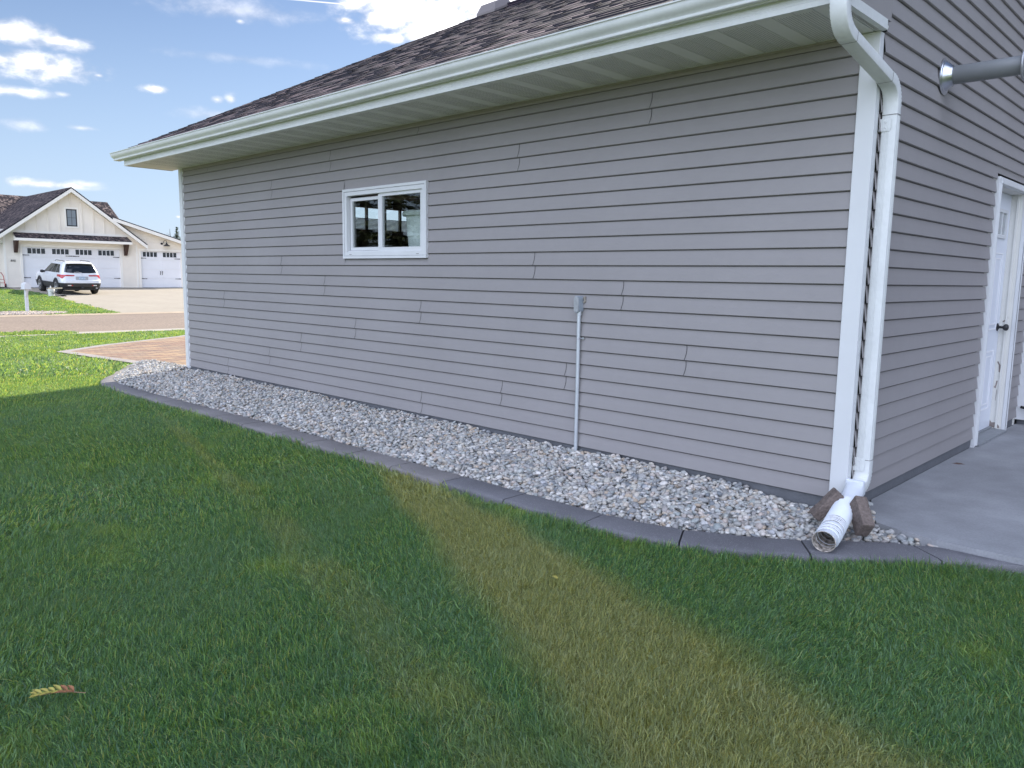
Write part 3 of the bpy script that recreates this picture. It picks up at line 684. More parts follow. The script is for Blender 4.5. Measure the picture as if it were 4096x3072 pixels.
# rust stain + dark joint along the foundation
def rust():
    nt = M['conc'].node_tree; N, K = nt.nodes, nt.links; b = N['Principled BSDF']; src = b.inputs['Base Color'].links[0].from_socket
    g_ = N.new('ShaderNodeNewGeometry'); d = N.new('ShaderNodeVectorMath'); d.operation = 'DISTANCE'; K.new(g_.outputs['Position'], d.inputs[0]); d.inputs[1].default_value = (.20, 1.86, -.07)
    n = N.new('ShaderNodeTexNoise'); n.inputs['Scale'].default_value = 25; K.new(g_.outputs['Position'], n.inputs[0])
    a = N.new('ShaderNodeMath'); a.operation = 'MULTIPLY_ADD'; K.new(n.outputs[0], a.inputs[0]); a.inputs[1].default_value = .06; K.new(d.outputs['Value'], a.inputs[2])
    mr = N.new('ShaderNodeMapRange'); K.new(a.outputs[0], mr.inputs[0]); mr.inputs[1].default_value = .05; mr.inputs[2].default_value = .075; mr.inputs[3].default_value = .9; mr.inputs[4].default_value = 0
    mx = N.new('ShaderNodeMixRGB'); K.new(mr.outputs[0], mx.inputs[0]); K.new(src, mx.inputs[1]); mx.inputs[2].default_value = (.09, .03, .012, 1); K.new(mx.outputs[0], b.inputs['Base Color'])
rust()
# road, gutters, aprons, driveways
road = gridsheet('road', [-31.4, -28, -25, -22.4], [-150, -20, 0, 10, 30, 150], lambda x: -.5+.03*(1-((x+26.9)/4.5)**2), M['road'])
gutter_near = gridsheet('kerb_near', [-22.4, -21.95], [-150, 0, 30, 150], lambda x: -.496 if x < -22.2 else -.47, M['concl'])
gutter_far = gridsheet('kerb_far', [-31.95, -31.4], [-150, 0, 30, 150], lambda x: -.494 if x > -31.6 else -.455, mat('kerb_tan_concrete', (.38, .30, .215), .85, noise=((2, .1), (20, .08))))
walk = gridsheet('path', [-21.05, -20.75], [-150, 0, 5.2], lambda x: -.425, M['concl'])
apron = gridsheet('driveway_apron', [-21.95, -20.6], [2.5, 10, 22], lambda x: -.462+(x+21.95)/1.35*.035, mat('apron_concrete', (.37, .34, .28), .85, noise=((2, .05),)))
# paver driveway
def paver_mat():
    m = bpy.data.materials.new('driveway_pavers'); m.use_nodes = True; nt = m.node_tree; N, K = nt.nodes, nt.links; b = N['Principled BSDF']; b.inputs['Roughness'].default_value = .9
    g_ = N.new('ShaderNodeNewGeometry'); mp = N.new('ShaderNodeMapping'); mp.inputs['Rotation'].default_value = (0, 0, R(90)); K.new(g_.outputs['Position'], mp.inputs[0])
    br = N.new('ShaderNodeTexBrick'); K.new(mp.outputs[0], br.inputs[0]); br.inputs['Scale'].default_value = 1; br.inputs['Brick Width'].default_value = .32; br.inputs['Row Height'].default_value = .18
    br.inputs['Mortar Size'].default_value = .007; br.inputs['Color1'].default_value = (0, 0, 0, 1); br.inputs['Color2'].default_value = (1, 1, 1, 1); br.inputs['Mortar'].default_value = (.5, .5, .5, 1)
    n = N.new('ShaderNodeTexNoise'); n.inputs['Scale'].default_value = 2.2; K.new(g_.outputs['Position'], n.inputs[0])
    ad = N.new('ShaderNodeMath'); ad.operation = 'MULTIPLY_ADD'; K.new(br.outputs[0], ad.inputs[0]); ad.inputs[1].default_value = .55; K.new(n.outputs[0], ad.inputs[2])
    cr = N.new('ShaderNodeValToRGB'); K.new(ad.outputs[0], cr.inputs[0]); e = cr.color_ramp.elements
    e[0].position = .30; e[0].color = (.13, .105, .095, 1); e[1].position = 1.0; e[1].color = (.37, .25, .15, 1); x = cr.color_ramp.elements.new(.55); x.color = (.27, .155, .10, 1); x = cr.color_ramp.elements.new(.75); x.color = (.25, .18, .13, 1)
    mx = N.new('ShaderNodeMixRGB'); K.new(br.outputs['Fac'], mx.inputs[0]); K.new(cr.outputs[0], mx.inputs[1]); mx.inputs[2].default_value = (.05, .04, .035, 1); K.new(mx.outputs[0], b.inputs['Base Color'])
    bp = N.new('ShaderNodeBump'); bp.inputs['Strength'].default_value = .6; bp.inputs['Distance'].default_value = .01; bp.invert = True; K.new(br.outputs['Fac'], bp.inputs['Height']); K.new(bp.outputs[0], b.inputs['Normal'])
    return m
near_edge = [(-8.35, .16), (-8.8, .13), (-9.3, .0), (-10.07, -.134), (-11.5, -.145), (-13.67, -.134)]
far_edge = [(-13.67, -.134), (-15.07, 1.03), (-17.25, 3.54), (-18.5, 4.5), (-20.6, 5.5)]
dpts = near_edge+far_edge[1:]+[(-20.6, 20), (-8.35, 20)]
driveway = poly('driveway', dpts[::-1], drive_z, paver_mat())
def strip(path, wd, zf, lift, m, name, side):
    vs_ = []; fs = []; n = len(path)
    for i, (x, y) in enumerate(path):
        a = path[max(i-1, 0)]; b = path[min(i+1, n-1)]; t = Vector((b[0]-a[0], b[1]-a[1])).normalized(); nx_, ny_ = -t.y*side, t.x*side
        vs_ += [(x, y, zf(x)+lift), (x+nx_*wd, y+ny_*wd, zf(x)+lift)]
        if i: fs.append((2*i-2, 2*i-1, 2*i+1, 2*i))
    me = bpy.data.meshes.new(name); me.from_pydata(vs_, [], fs); me.materials.append(m); o = bpy.data.objects.new(name, me); link(o); o['kind'] = 'structure'
    return o
bord = mat('border_pavers', (.30, .27, .25), .9, noise=((2, .12), (12, .08)))
strip(near_edge, .19, drive_z, .004, bord, 'driveway_border', -1); strip(far_edge, .19, drive_z, .004, bord, 'driveway_border', -1)
# neighbour's driveway
npts = [(-31.95, 7.30), (-34, 7.40), (-37, 7.55), (-41, 7.85), (-44, 8.2), (-48, 8.1), (-51.2, 7.0), (-51.2, 26), (-31.95, 26)]
ndrive = poly('driveway', npts[::-1], lambda x: nb_z(x)+.005, mat('sunlit_driveway_concrete', (.325, .285, .225), .85, noise=((.4, .06), (3, .05), (30, .03))))
# neighbour's entry walk
nwalk = poly('path', [(-50.2, -3), (-51.2, -3), (-51.2, 7.6), (-50.2, 8.1)], lambda x: nb_z(x)+.009, M['concl'])

# ================================================================== scattering
def scatter(name, srcs, pos, rot, scl, idx, label=None, cat=None, kind='stuff'):
    coll = bpy.data.collections.new(name+'_pieces')
    for s in srcs: coll.objects.link(s)
    me = bpy.data.meshes.new(name); n = len(pos); me.vertices.add(n); me.vertices.foreach_set('co', np.asarray(pos, 'f').ravel())
    a = me.attributes.new('rot', 'FLOAT_VECTOR', 'POINT'); a.data.foreach_set('vector', np.asarray(rot, 'f').ravel())
    a = me.attributes.new('scl', 'FLOAT_VECTOR', 'POINT'); a.data.foreach_set('vector', np.asarray(scl, 'f').ravel())
    a = me.attributes.new('idx', 'INT', 'POINT'); a.data.foreach_set('value', np.asarray(idx, 'i'))
    o = bpy.data.objects.new(name, me); link(o); tag(o, label, cat, None, kind)
    ng = bpy.data.node_groups.new(name, 'GeometryNodeTree'); ng.interface.new_socket('Geometry', in_out='INPUT', socket_type='NodeSocketGeometry'); ng.interface.new_socket('Geometry', in_out='OUTPUT', socket_type='NodeSocketGeometry')
    N, K = ng.nodes, ng.links; gi = N.new('NodeGroupInput'); go = N.new('NodeGroupOutput'); ip = N.new('GeometryNodeInstanceOnPoints'); ci = N.new('GeometryNodeCollectionInfo')
    ci.inputs['Collection'].default_value = coll; ci.inputs['Separate Children'].default_value = True; ci.inputs['Reset Children'].default_value = True
    def attr(nm, ty): q = N.new('GeometryNodeInputNamedAttribute'); q.data_type = ty; q.inputs['Name'].default_value = nm; return q.outputs['Attribute']
    er = N.new('FunctionNodeEulerToRotation'); K.new(attr('rot', 'FLOAT_VECTOR'), er.inputs[0])
    K.new(gi.outputs[0], ip.inputs['Points']); K.new(ci.outputs[0], ip.inputs['Instance']); ip.inputs['Pick Instance'].default_value = True
    K.new(attr('idx', 'INT'), ip.inputs['Instance Index']); K.new(er.outputs[0], ip.inputs['Rotation']); K.new(attr('scl', 'FLOAT_VECTOR'), ip.inputs['Scale']); K.new(ip.outputs[0], go.inputs[0])
    md = o.modifiers.new('scatter', 'NODES'); md.node_group = ng
    return o

# ---- edging kerb: poured in sections with joints
co = [(-9.80, -.30), (-9.25, -.62), (-8.95, -.82), (-8.70, -1.00), (-8.45, -1.13), (-8.15, -1.22), (-7.72, -1.24), (-7.0, -1.235), (-5.8, -1.20), (-4.8, -1.185), (-3.7, -1.175), (-2.6, -1.165), (-1.5, -1.165), (-.90, -1.165), (-.60, -1.135), (-.33, -1.065), (-.10, -.955), (.12, -.815), (.34, -.65), (.56, -.46), (.78, -.27), (1.00, -.145), (1.06, -.125)]
ci_ = [(-9.98, -.16), (-9.42, -.45), (-9.08, -.66), (-8.82, -.83), (-8.50, -.96), (-8.12, -1.03), (-7.70, -1.04), (-7.0, -1.035), (-5.8, -.995), (-4.8, -.965), (-3.7, -.955), (-2.6, -.955), (-1.5, -.945), (-.92, -.935), (-.66, -.905), (-.44, -.84), (-.23, -.74), (-.02, -.61), (.18, -.445), (.37, -.275), (.58, -.142), (1.00, -.138), (1.06, -.12)]
def resample(tab, n):
    seg = [0]
    for a, b in zip(tab[:-1], tab[1:]): seg.append(seg[-1]+math.dist(a, b))
    return seg
so = resample(co, 0)
def along(tab, k):   # k in index units
    i = min(int(k), len(tab)-2); t = k-i; return (tab[i][0]*(1-t)+tab[i+1][0]*t, tab[i][1]*(1-t)+tab[i+1][1]*t)
def k_at(s):
    for i in range(len(so)-1):
        if so[i] <= s <= so[i+1]: return i+(s-so[i])/(so[i+1]-so[i])
    return len(so)-1
def k_of_x(x):
    for i in range(len(co)-1):
        if co[i][0] <= x <= co[i+1][0]: return i+(x-co[i][0])/(co[i+1][0]-co[i][0])
joints_x = [-9.80, -9.30, -8.62, -8.10, -7.48, -6.95, -6.42, -5.80, -5.28, -4.75, -4.22, -3.70, -3.16, -2.62, -2.06, -1.50, -.88, -.33, .22, .70, 1.06]
KZ = -.098
mb = MB(); kerb_tone = []
for a, b in zip(joints_x[:-1], joints_x[1:]):
    ka, kb = k_of_x(a), k_of_x(b); g_ = .010/(so[min(int(ka)+1, len(so)-1)]-so[int(ka)]); n = 10; rings = []
    for i in range(n+1):
        k = ka+g_*.5+(kb-ka-g_)*i/n; o_, i_ = along(co, k), along(ci_, k); oz = Vector((*o_, 0)); iz = Vector((*i_, 0)); d_ = iz-oz
        ztop = KZ-.004*random.random()*.3+ (.0 if o_[0] > -9 else .02)
        prof = [(0.0, -.12), (0.0, -.022), (.03, -.006), (.09, 0), (.90, 0), (.97, -.006), (1.0, -.022), (1.0, -.12)]
        if i in (0, n): prof = [(p, q-(.004 if q > -.1 else 0)) for p, q in prof]
        rings.append([(oz+d_*p)+Vector((0, 0, ztop+q)) for p, q in prof])
    mb.sweep(rings); kerb_tone += [random.uniform(.85, 1.12)*(1.25 if a < -2.1 else .92)]*1
kmat = bpy.data.materials.new('edging_concrete'); kmat.use_nodes = True
def kerb_material():
    nt = kmat.node_tree; N, K = nt.nodes, nt.links; b = N['Principled BSDF']; b.inputs['Roughness'].default_value = .85
    g_ = N.new('ShaderNodeNewGeometry'); n = N.new('ShaderNodeTexNoise'); n.inputs['Scale'].default_value = 1.7; n.inputs['Detail'].default_value = 6; K.new(g_.outputs['Position'], n.inputs[0])
    sx = N.new('ShaderNodeSeparateXYZ'); K.new(g_.outputs['Position'], sx.inputs[0])
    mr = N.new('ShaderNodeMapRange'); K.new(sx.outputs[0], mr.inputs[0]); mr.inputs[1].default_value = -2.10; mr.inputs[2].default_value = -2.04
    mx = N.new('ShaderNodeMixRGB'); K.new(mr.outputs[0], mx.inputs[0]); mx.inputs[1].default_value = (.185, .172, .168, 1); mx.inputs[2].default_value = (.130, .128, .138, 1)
    r1 = N.new('ShaderNodeMapRange'); K.new(n.outputs[0], r1.inputs[0]); r1.inputs[1].default_value = .3; r1.inputs[2].default_value = .7; r1.inputs[3].default_value = .8; r1.inputs[4].default_value = 1.25
    vm = N.new('ShaderNodeVectorMath'); vm.operation = 'SCALE'; K.new(mx.outputs[0], vm.inputs[0]); K.new(r1.outputs[0], vm.inputs['Scale'])
    vo = N.new('ShaderNodeTexNoise'); vo.inputs['Scale'].default_value = 260; vo.inputs['Detail'].default_value = 2; K.new(g_.outputs['Position'], vo.inputs[0])
    r2 = N.new('ShaderNodeMapRange'); K.new(vo.outputs[0], r2.inputs[0]); r2.inputs[1].default_value = .62; r2.inputs[2].default_value = .72
    m2 = N.new('ShaderNodeMixRGB'); K.new(r2.outputs[0], m2.inputs[0]); K.new(vm.outputs[0], m2.inputs[1]); m2.inputs[2].default_value = (.34, .34, .36, 1); K.new(m2.outputs[0], b.inputs['Base Color'])
    bp = N.new('ShaderNodeBump'); bp.inputs['Strength'].default_value = .4; bp.inputs['Distance'].default_value = .004; K.new(vo.outputs[0], bp.inputs['Height']); K.new(bp.outputs[0], b.inputs['Normal'])
kerb_material()
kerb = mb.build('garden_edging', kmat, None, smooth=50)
tag(kerb, 'curved dark grey concrete edging between the lawn and the river rock bed', 'garden edging')

# ---- river rock
def pebble(i, flat=.62, sub=2):
    bm = bmesh.new(); bmesh.ops.create_icosphere(bm, subdivisions=sub, radius=1)
    r_ = np.random.default_rng(100+i); ang = i % 3 == 0
    dirs = r_.normal(size=(6, 3)); dirs /= np.linalg.norm(dirs, axis=1)[:, None]; cut = r_.uniform(.55 if ang else .72, .95, 6)
    sx, sy, sz = r_.uniform(.9, 1.35), r_.uniform(.7, 1.0), r_.uniform(.45, .8)
    for v in bm.verts:
        p = np.array(v.co)
        for d, c in zip(dirs, cut):
            t = p@d
            if t > c: p = p-d*(t-c)*.85
        v.co = (p[0]*sx, p[1]*sy, p[2]*sz)
    for f in bm.faces: f.smooth = True
    me = bpy.data.meshes.new('pebble'); bm.to_mesh(me); bm.free(); return me
def rock_mat(name, warm=0):
    m = bpy.data.materials.new(name); m.use_nodes = True; nt = m.node_tree; N, K = nt.nodes, nt.links; b = N['Principled BSDF']; b.inputs['Roughness'].default_value = .65; b.inputs['Specular IOR Level'].default_value = .4
    oi = N.new('ShaderNodeObjectInfo'); cr = N.new('ShaderNodeValToRGB'); K.new(oi.outputs['Random'], cr.inputs[0]); cr.color_ramp.interpolation = 'LINEAR'
    cols = [(0, (.31, .305, .30)), (.14, (.44, .43, .40)), (.28, (.17, .185, .20)), (.42, (.49, .45, .385)), (.52, (.27, .295, .29)), (.62, (.56, .54, .50)), (.72, (.40, .32, .24)), (.80, (.22, .23, .24)), (.88, (.45, .38, .33)), (.94, (.62, .60, .56)), (1, (.33, .335, .35))]
    if warm: cols = [(p, (c[0]*1.12, c[1]*.98, c[2]*.88)) for p, c in cols]
    e = cr.color_ramp.elements; e[0].color = (*cols[0][1], 1); e[1].color = (*cols[-1][1], 1)
    for p, c in cols[1:-1]: x = cr.color_ramp.elements.new(p); x.color = (*c, 1)
    tc = N.new('ShaderNodeTexCoord'); n = N.new('ShaderNodeTexNoise'); n.inputs['Scale'].default_value = 2.3; n.inputs['Detail'].default_value = 6; n.inputs['Roughness'].default_value = .7
    g_ = N.new('ShaderNodeNewGeometry'); n.inputs['Scale'].default_value = 70; K.new(g_.outputs['Position'], n.inputs[0])
    r1 = N.new('ShaderNodeMapRange'); K.new(n.outputs[0], r1.inputs[0]); r1.inputs[1].default_value = .3; r1.inputs[2].default_value = .7; r1.inputs[3].default_value = .72; r1.inputs[4].default_value = 1.28
    vm = N.new('ShaderNodeVectorMath'); vm.operation = 'SCALE'; K.new(cr.outputs[0], vm.inputs[0]); K.new(r1.outputs[0], vm.inputs['Scale']); K.new(vm.outputs[0], b.inputs['Base Color'])
    return m
rm = rock_mat('river_rock')
psrc = []
for i in range(14):
    me = pebble(i); me.materials.append(rm); psrc.append(bpy.data.objects.new('pebble', me))
def bed_inner(x): return interp(x, ci_)
def in_bed(x, y):
    if y > -.02 and x < .02: return False
    if x < -9.93 or x > 1.02: return False
    if y < bed_inner(x)+.012: return False
    if x < -8.47:   # bounded by driveway border
        return y < interp(x, sorted(near_edge))-.03
    if x > .0:
        # slab edge
        if x < .10: return y < .36
        if x < .29: return y < .36-(x-.10)*2.3
        return y < -.07-(x-.29)*.10 - (0.02 if x > .6 else 0)
    return y < .005
def bed_z(x, y):
    yi = bed_inner(x); t = min(1, max(0, (y-yi)/max(.2, (0-yi))))
    z = -.135+.085*t if x < -.5 else -.135+.085*t*max(.35, (.3-x)/.8)
    if x < -8.5: z += .02
    if x > .3: z = -.128
    return z+.008*math.sin(x*3.1+y*5)+.006*math.sin(x*7.7-y*4)
pos, rot, scl, idx = [], [], [], []
def add_rocks(step, lay, smin, smax, zoff):
    xs = np.arange(-9.95, 1.05, step)
    for x in xs:
        for y in np.arange(-1.06, .42, step):
            xx, yy = x+rng.uniform(-.5, .5)*step, y+rng.uniform(-.5, .5)*step
            if rng.random() > lay or not in_bed(xx, yy): continue
            s = rng.uniform(smin, smax)*(1.3 if rng.random() < .08 else 1)*(1.12 if xx > -3 else 1)
            pos.append((xx, yy, bed_z(xx, yy)+zoff+rng.uniform(-.003, .006)+s*.2)); rot.append((rng.normal()*.35, rng.normal()*.35, rng.uniform(0, 6.28))); scl.append((s, s, s*rng.uniform(.8, 1.1))); idx.append(int(rng.integers(0, 14)))
add_rocks(.025, 1, .010, .016, 0.0); add_rocks(.027, .95, .011, .0185, .014); add_rocks(.032, .55, .011, .020, .026)
scatter('river_rock_bed', psrc, pos, rot, scl, idx, 'grey and cream river rock filling the bed along the grey wall', 'river rock')
bed_pts = [(x, y) for x, y in ci_]+[(1.02, -.10), (.3, -.04), (.12, .42), (.12, .0), (-8.46, .0)]+[(x, y) for x, y in near_edge[:4]]
bb = poly('rock_bed_soil', bed_pts, lambda x: -.143, mat('bed_fabric', (.05, .048, .045), .95)); 
# second bed round the mailbox across the road
pos, rot, scl, idx = [], [], [], []
MBX = (-33.45, 4.42)
for k in range(1500):
    t = rng.uniform(0, 6.28); r_ = math.sqrt(rng.random()); x = -32.72+.72*r_*math.cos(t); y = 3.75+1.9*r_*math.sin(t)
    if x > -32.02: continue
    s = rng.uniform(.03, .06); pos.append((x, y, nb_z(x)+.03)); rot.append((rng.normal()*.3, rng.normal()*.3, rng.uniform(0, 6.28))); scl.append((s, s, s)); idx.append(int(rng.integers(0, 14)))
wrm = rock_mat('tan_river_rock', 1); psrc2 = []
for i in range(14):
    me = pebble(i, sub=1); me.materials.append(wrm); psrc2.append(bpy.data.objects.new('pebble', me))
MBX = (-32.95, 4.20)
scatter('mailbox_rock_bed', psrc2, pos, rot, scl, idx, 'tan river rock ringed round the foot of the white mailbox', 'river rock')

# ---- grass
def grass_mat(name, sunny=0):
    m = bpy.data.materials.new(name); m.use_nodes = True; nt = m.node_tree; N, K = nt.nodes, nt.links; b = N['Principled BSDF']; out = N['Material Output']
    b.inputs['Roughness'].default_value = .42; b.inputs['Specular IOR Level'].default_value = .6
    g_ = N.new('ShaderNodeNewGeometry'); at = N.new('ShaderNodeAttribute'); at.attribute_name = 'shade'
    cr = N.new('ShaderNodeValToRGB'); K.new(at.outputs['Fac'], cr.inputs[0]); e = cr.color_ramp.elements
    e[0].color = (.040, .100, .052, 1); e[1].color = (.26, .41, .16, 1); x = cr.color_ramp.elements.new(.5); x.color = (.094, .212, .096, 1); x = cr.color_ramp.elements.new(.90); x.color = (.21, .36, .12, 1); x = cr.color_ramp.elements.new(.96); x.color = (.38, .36, .19, 1)
    # patches, metres across: lusher, bluer and drier turf
    def nz(s, d=3):
        n = N.new('ShaderNodeTexNoise'); n.inputs['Scale'].default_value = s; n.inputs['Detail'].default_value = d; K.new(g_.outputs['Position'], n.inputs[0]); return n.outputs[0]
    def mr(v, a, b_, c, d):
        r = N.new('ShaderNodeMapRange'); K.new(v, r.inputs[0])
        for i, q in enumerate((a, b_, c, d)): r.inputs[i+1].default_value = q
        return r.outputs[0]
    mx = N.new('ShaderNodeMixRGB'); K.new(mr(nz(1.4), .45, .68, 0, .55), mx.inputs[0]); K.new(cr.outputs[0], mx.inputs[1]); mx.inputs[2].default_value = (.115, .215, .120, 1)
    m3 = N.new('ShaderNodeMixRGB'); K.new(mr(nz(2.1), .60, .74, 0, .32), m3.inputs[0]); K.new(mx.outputs[0], m3.inputs[1]); m3.inputs[2].default_value = (.26, .36, .07, 1)
    # lens flare painted into the grass as yellow strips, partly drier turf
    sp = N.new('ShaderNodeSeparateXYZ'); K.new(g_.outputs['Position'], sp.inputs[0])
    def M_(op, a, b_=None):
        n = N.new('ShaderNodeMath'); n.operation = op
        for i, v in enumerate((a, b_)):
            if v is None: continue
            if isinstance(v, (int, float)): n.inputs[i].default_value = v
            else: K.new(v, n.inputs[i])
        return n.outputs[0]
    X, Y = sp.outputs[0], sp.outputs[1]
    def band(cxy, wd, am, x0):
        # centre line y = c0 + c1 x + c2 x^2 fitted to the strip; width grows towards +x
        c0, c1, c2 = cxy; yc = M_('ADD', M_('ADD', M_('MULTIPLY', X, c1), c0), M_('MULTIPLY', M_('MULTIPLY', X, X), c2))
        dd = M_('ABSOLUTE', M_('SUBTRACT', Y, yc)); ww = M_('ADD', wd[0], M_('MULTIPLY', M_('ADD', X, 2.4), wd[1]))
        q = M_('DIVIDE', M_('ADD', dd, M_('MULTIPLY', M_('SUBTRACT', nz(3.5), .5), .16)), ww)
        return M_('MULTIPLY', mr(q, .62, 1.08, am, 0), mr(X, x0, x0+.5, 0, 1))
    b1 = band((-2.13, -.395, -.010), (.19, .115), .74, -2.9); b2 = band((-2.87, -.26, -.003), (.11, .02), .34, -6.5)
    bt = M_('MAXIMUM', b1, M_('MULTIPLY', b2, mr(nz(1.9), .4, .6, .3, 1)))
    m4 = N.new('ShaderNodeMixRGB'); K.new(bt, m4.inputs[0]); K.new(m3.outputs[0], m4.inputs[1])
    flare_turf = N.new('ShaderNodeValToRGB'); K.new(at.outputs['Fac'], flare_turf.inputs[0]); e = flare_turf.color_ramp.elements; e[0].color = (.165, .200, .085, 1); e[1].color = (.38, .41, .22, 1); K.new(flare_turf.outputs[0], m4.inputs[2])
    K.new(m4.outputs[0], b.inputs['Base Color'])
    tl = N.new('ShaderNodeBsdfTranslucent'); tv = N.new('ShaderNodeMixRGB'); tv.blend_type = 'MULTIPLY'; tv.inputs[0].default_value = 1; K.new(m4.outputs[0], tv.inputs[1]); tv.inputs[2].default_value = (3.4, 2.4, .8, 1); K.new(tv.outputs[0], tl.inputs[0]); ms = N.new('ShaderNodeMixShader'); ms.inputs[0].default_value = .45
    K.new(b.outputs[0], ms.inputs[1]); K.new(tl.outputs[0], ms.inputs[2]); K.new(ms.outputs[0], out.inputs[0])
    return m
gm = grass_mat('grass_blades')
def tuft(seed, nb, rad, hmin, hmax, wmin, wmax, lean):
    r_ = np.random.default_rng(seed); V, Fc, S = [], [], []
    for _ in range(nb):
        rr = rad*math.sqrt(r_.random()); t = r_.uniform(0, 6.28); bx_, by_ = rr*math.cos(t), rr*math.sin(t)
        h = r_.uniform(hmin, hmax); w_ = r_.uniform(wmin, wmax)/2; a = r_.uniform(0, 6.28); le = abs(r_.normal())*lean+.1; ld = r_.normal()*1.1
        dx, dy = math.cos(ld), math.sin(ld); px_, py_ = math.cos(a), math.sin(a); sh = r_.random()
        pts = []
        for q in (0, .4, .75, 1):
            bend = le*q*q; pts.append((bx_+dx*h*bend*.8, by_+dy*h*bend*.8, h*(q-.35*bend*q)))
        o = len(V)
        for (x, y, z), ww in zip(pts[:3], (1, .95, .7)): V += [(x-px_*w_*ww, y-py_*w_*ww, z), (x+px_*w_*ww, y+py_*w_*ww, z)]
        V.append(pts[3]); Fc += [(o, o+1, o+3, o+2), (o+2, o+3, o+5, o+4), (o+4, o+5, o+6)]; S += [sh]*7
    me = bpy.data.meshes.new('grass_tuft'); me.from_pydata(V, [], Fc); a = me.attributes.new('shade', 'FLOAT', 'POINT'); a.data.foreach_set('value', S); me.materials.append(gm)
    return bpy.data.objects.new('grass_tuft', me)
def lawn_in(x, y):
    if x > -9.80:
        if x > 1.06: return y < -.135
        return y < interp(x, co)-.012
    if x > -13.67: return y < interp(x, sorted(near_edge))-.04
    if x > -20.72: return y < interp(x, sorted(far_edge))-.05
    return False
def hsh(x, y): return .5+.25*math.sin(x*2.3+1.3*math.sin(y*1.9+x))+.25*math.sin(y*3.1+1.7*math.sin(x*1.3))
def view_ok(x, y, mg=.25):
    d = Vector((x, y, -.1))-CAM; z = d.dot(F)
    if z < .6: return False
    u = d.dot(RT2)/z; v = d.dot(UP2)/z
    return abs(u) < .657+mg/z+.10 and -.4926-.25/z-.08 < v < .6
def fill(step, dmin, dmax, x0, x1, y0, y1, scale, nvar, zf, test, tiltamp=.45):
    P, Q, S_, I = [], [], [], []
    for x in np.arange(x0, x1, step):
        for y in np.arange(y0, y1, step):
            xx, yy = x+rng.uniform(-.5, .5)*step, y+rng.uniform(-.5, .5)*step
            dd = math.hypot(xx-CAM.x, yy-CAM.y)
            if not (dmin <= dd < dmax) or not test(xx, yy) or not view_ok(xx, yy): continue
            az = 6.28*hsh(xx*.45, yy*.45)+rng.normal()*1.0; ti = tiltamp*hsh(xx*1.3+5, yy*1.3)**2+rng.normal()*.06
            s = scale*rng.uniform(.8, 1.2)*(.8+.4*hsh(xx*1.9, yy*1.9+3))
            if -9.6 < xx < 1.0 and yy > interp(xx, co)-.14 and rng.random() < .6: s *= rng.uniform(1.2, 1.6)
            P.append((xx, yy, zf(xx)-.004)); Q.append((0, ti, az)); S_.append((scale*rng.uniform(.9, 1.1), scale*rng.uniform(.9, 1.1), s)); I.append(int(rng.integers(0, nvar)))
    return P, Q, S_, I
tn = [tuft(i, 46, .034, .024, .056, .0020, .0042, 1.0) for i in range(6)]
tm = [tuft(20+i, 44, .065, .030, .058, .0035, .0065, 1.0) for i in range(5)]
tf = [tuft(40+i, 40, .14, .04, .075, .008, .014, .8) for i in range(4)]
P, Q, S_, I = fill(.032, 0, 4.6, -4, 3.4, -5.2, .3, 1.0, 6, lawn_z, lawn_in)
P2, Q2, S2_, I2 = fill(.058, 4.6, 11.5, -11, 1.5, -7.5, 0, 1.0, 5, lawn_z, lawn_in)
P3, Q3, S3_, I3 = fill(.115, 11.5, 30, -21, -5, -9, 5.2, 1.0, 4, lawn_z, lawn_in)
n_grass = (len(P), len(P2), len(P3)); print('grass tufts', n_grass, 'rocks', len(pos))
scatter('grass', tn+tm+tf, P+P2+P3, Q+Q2+Q3, S_+S2_+S3_, I+[i+6 for i in I2]+[i+11 for i in I3], 'short green lawn grass with a yellowish lens-flare strip, partly drier turf, painted across it', 'grass')
# narrow strip of turf between the road and the concrete ribbon
P, Q, S_, I = fill(.10, 0, 60, -21.95, -21.05, -12, 2.45, 1.15, 4, lambda x: -.45, lambda x, y: True)
scatter('grass_strip', tf, P, Q, S_, I, 'strip of shaggy grass between the road and the narrow concrete ribbon', 'grass')
mb = MB(); mb.quad((-21.95, -60, -.455), (-21.05, -60, -.445), (-21.05, 2.5, -.445), (-21.95, 2.5, -.455)); vb = mb.build('verge_soil', M['soil']); vb['kind'] = 'structure'
# neighbour's lawn
def nlawn(x, y):
    if x > -31.97 or x < -50.2: return False
    if y > interp(x, sorted([(p[0], p[1]) for p in npts[:7]]))-.05: return False
    return ((x+32.72)/.78)**2+((y-3.75)/2.0)**2 > 1
tg = [tuft(60+i, 60, .28, .04, .07, .02, .035, .8) for i in range(3)]
P, Q, S_, I = fill(.20, 20, 80, -50.2, -31.9, -4, 8.2, 1.0, 3, nb_z, nlawn, .2)
print('nb grass', len(P))
scatter('neighbour_grass', tg, P, Q, S_, I, 'sunlit yellow-green lawn in front of the white house across the road', 'grass')

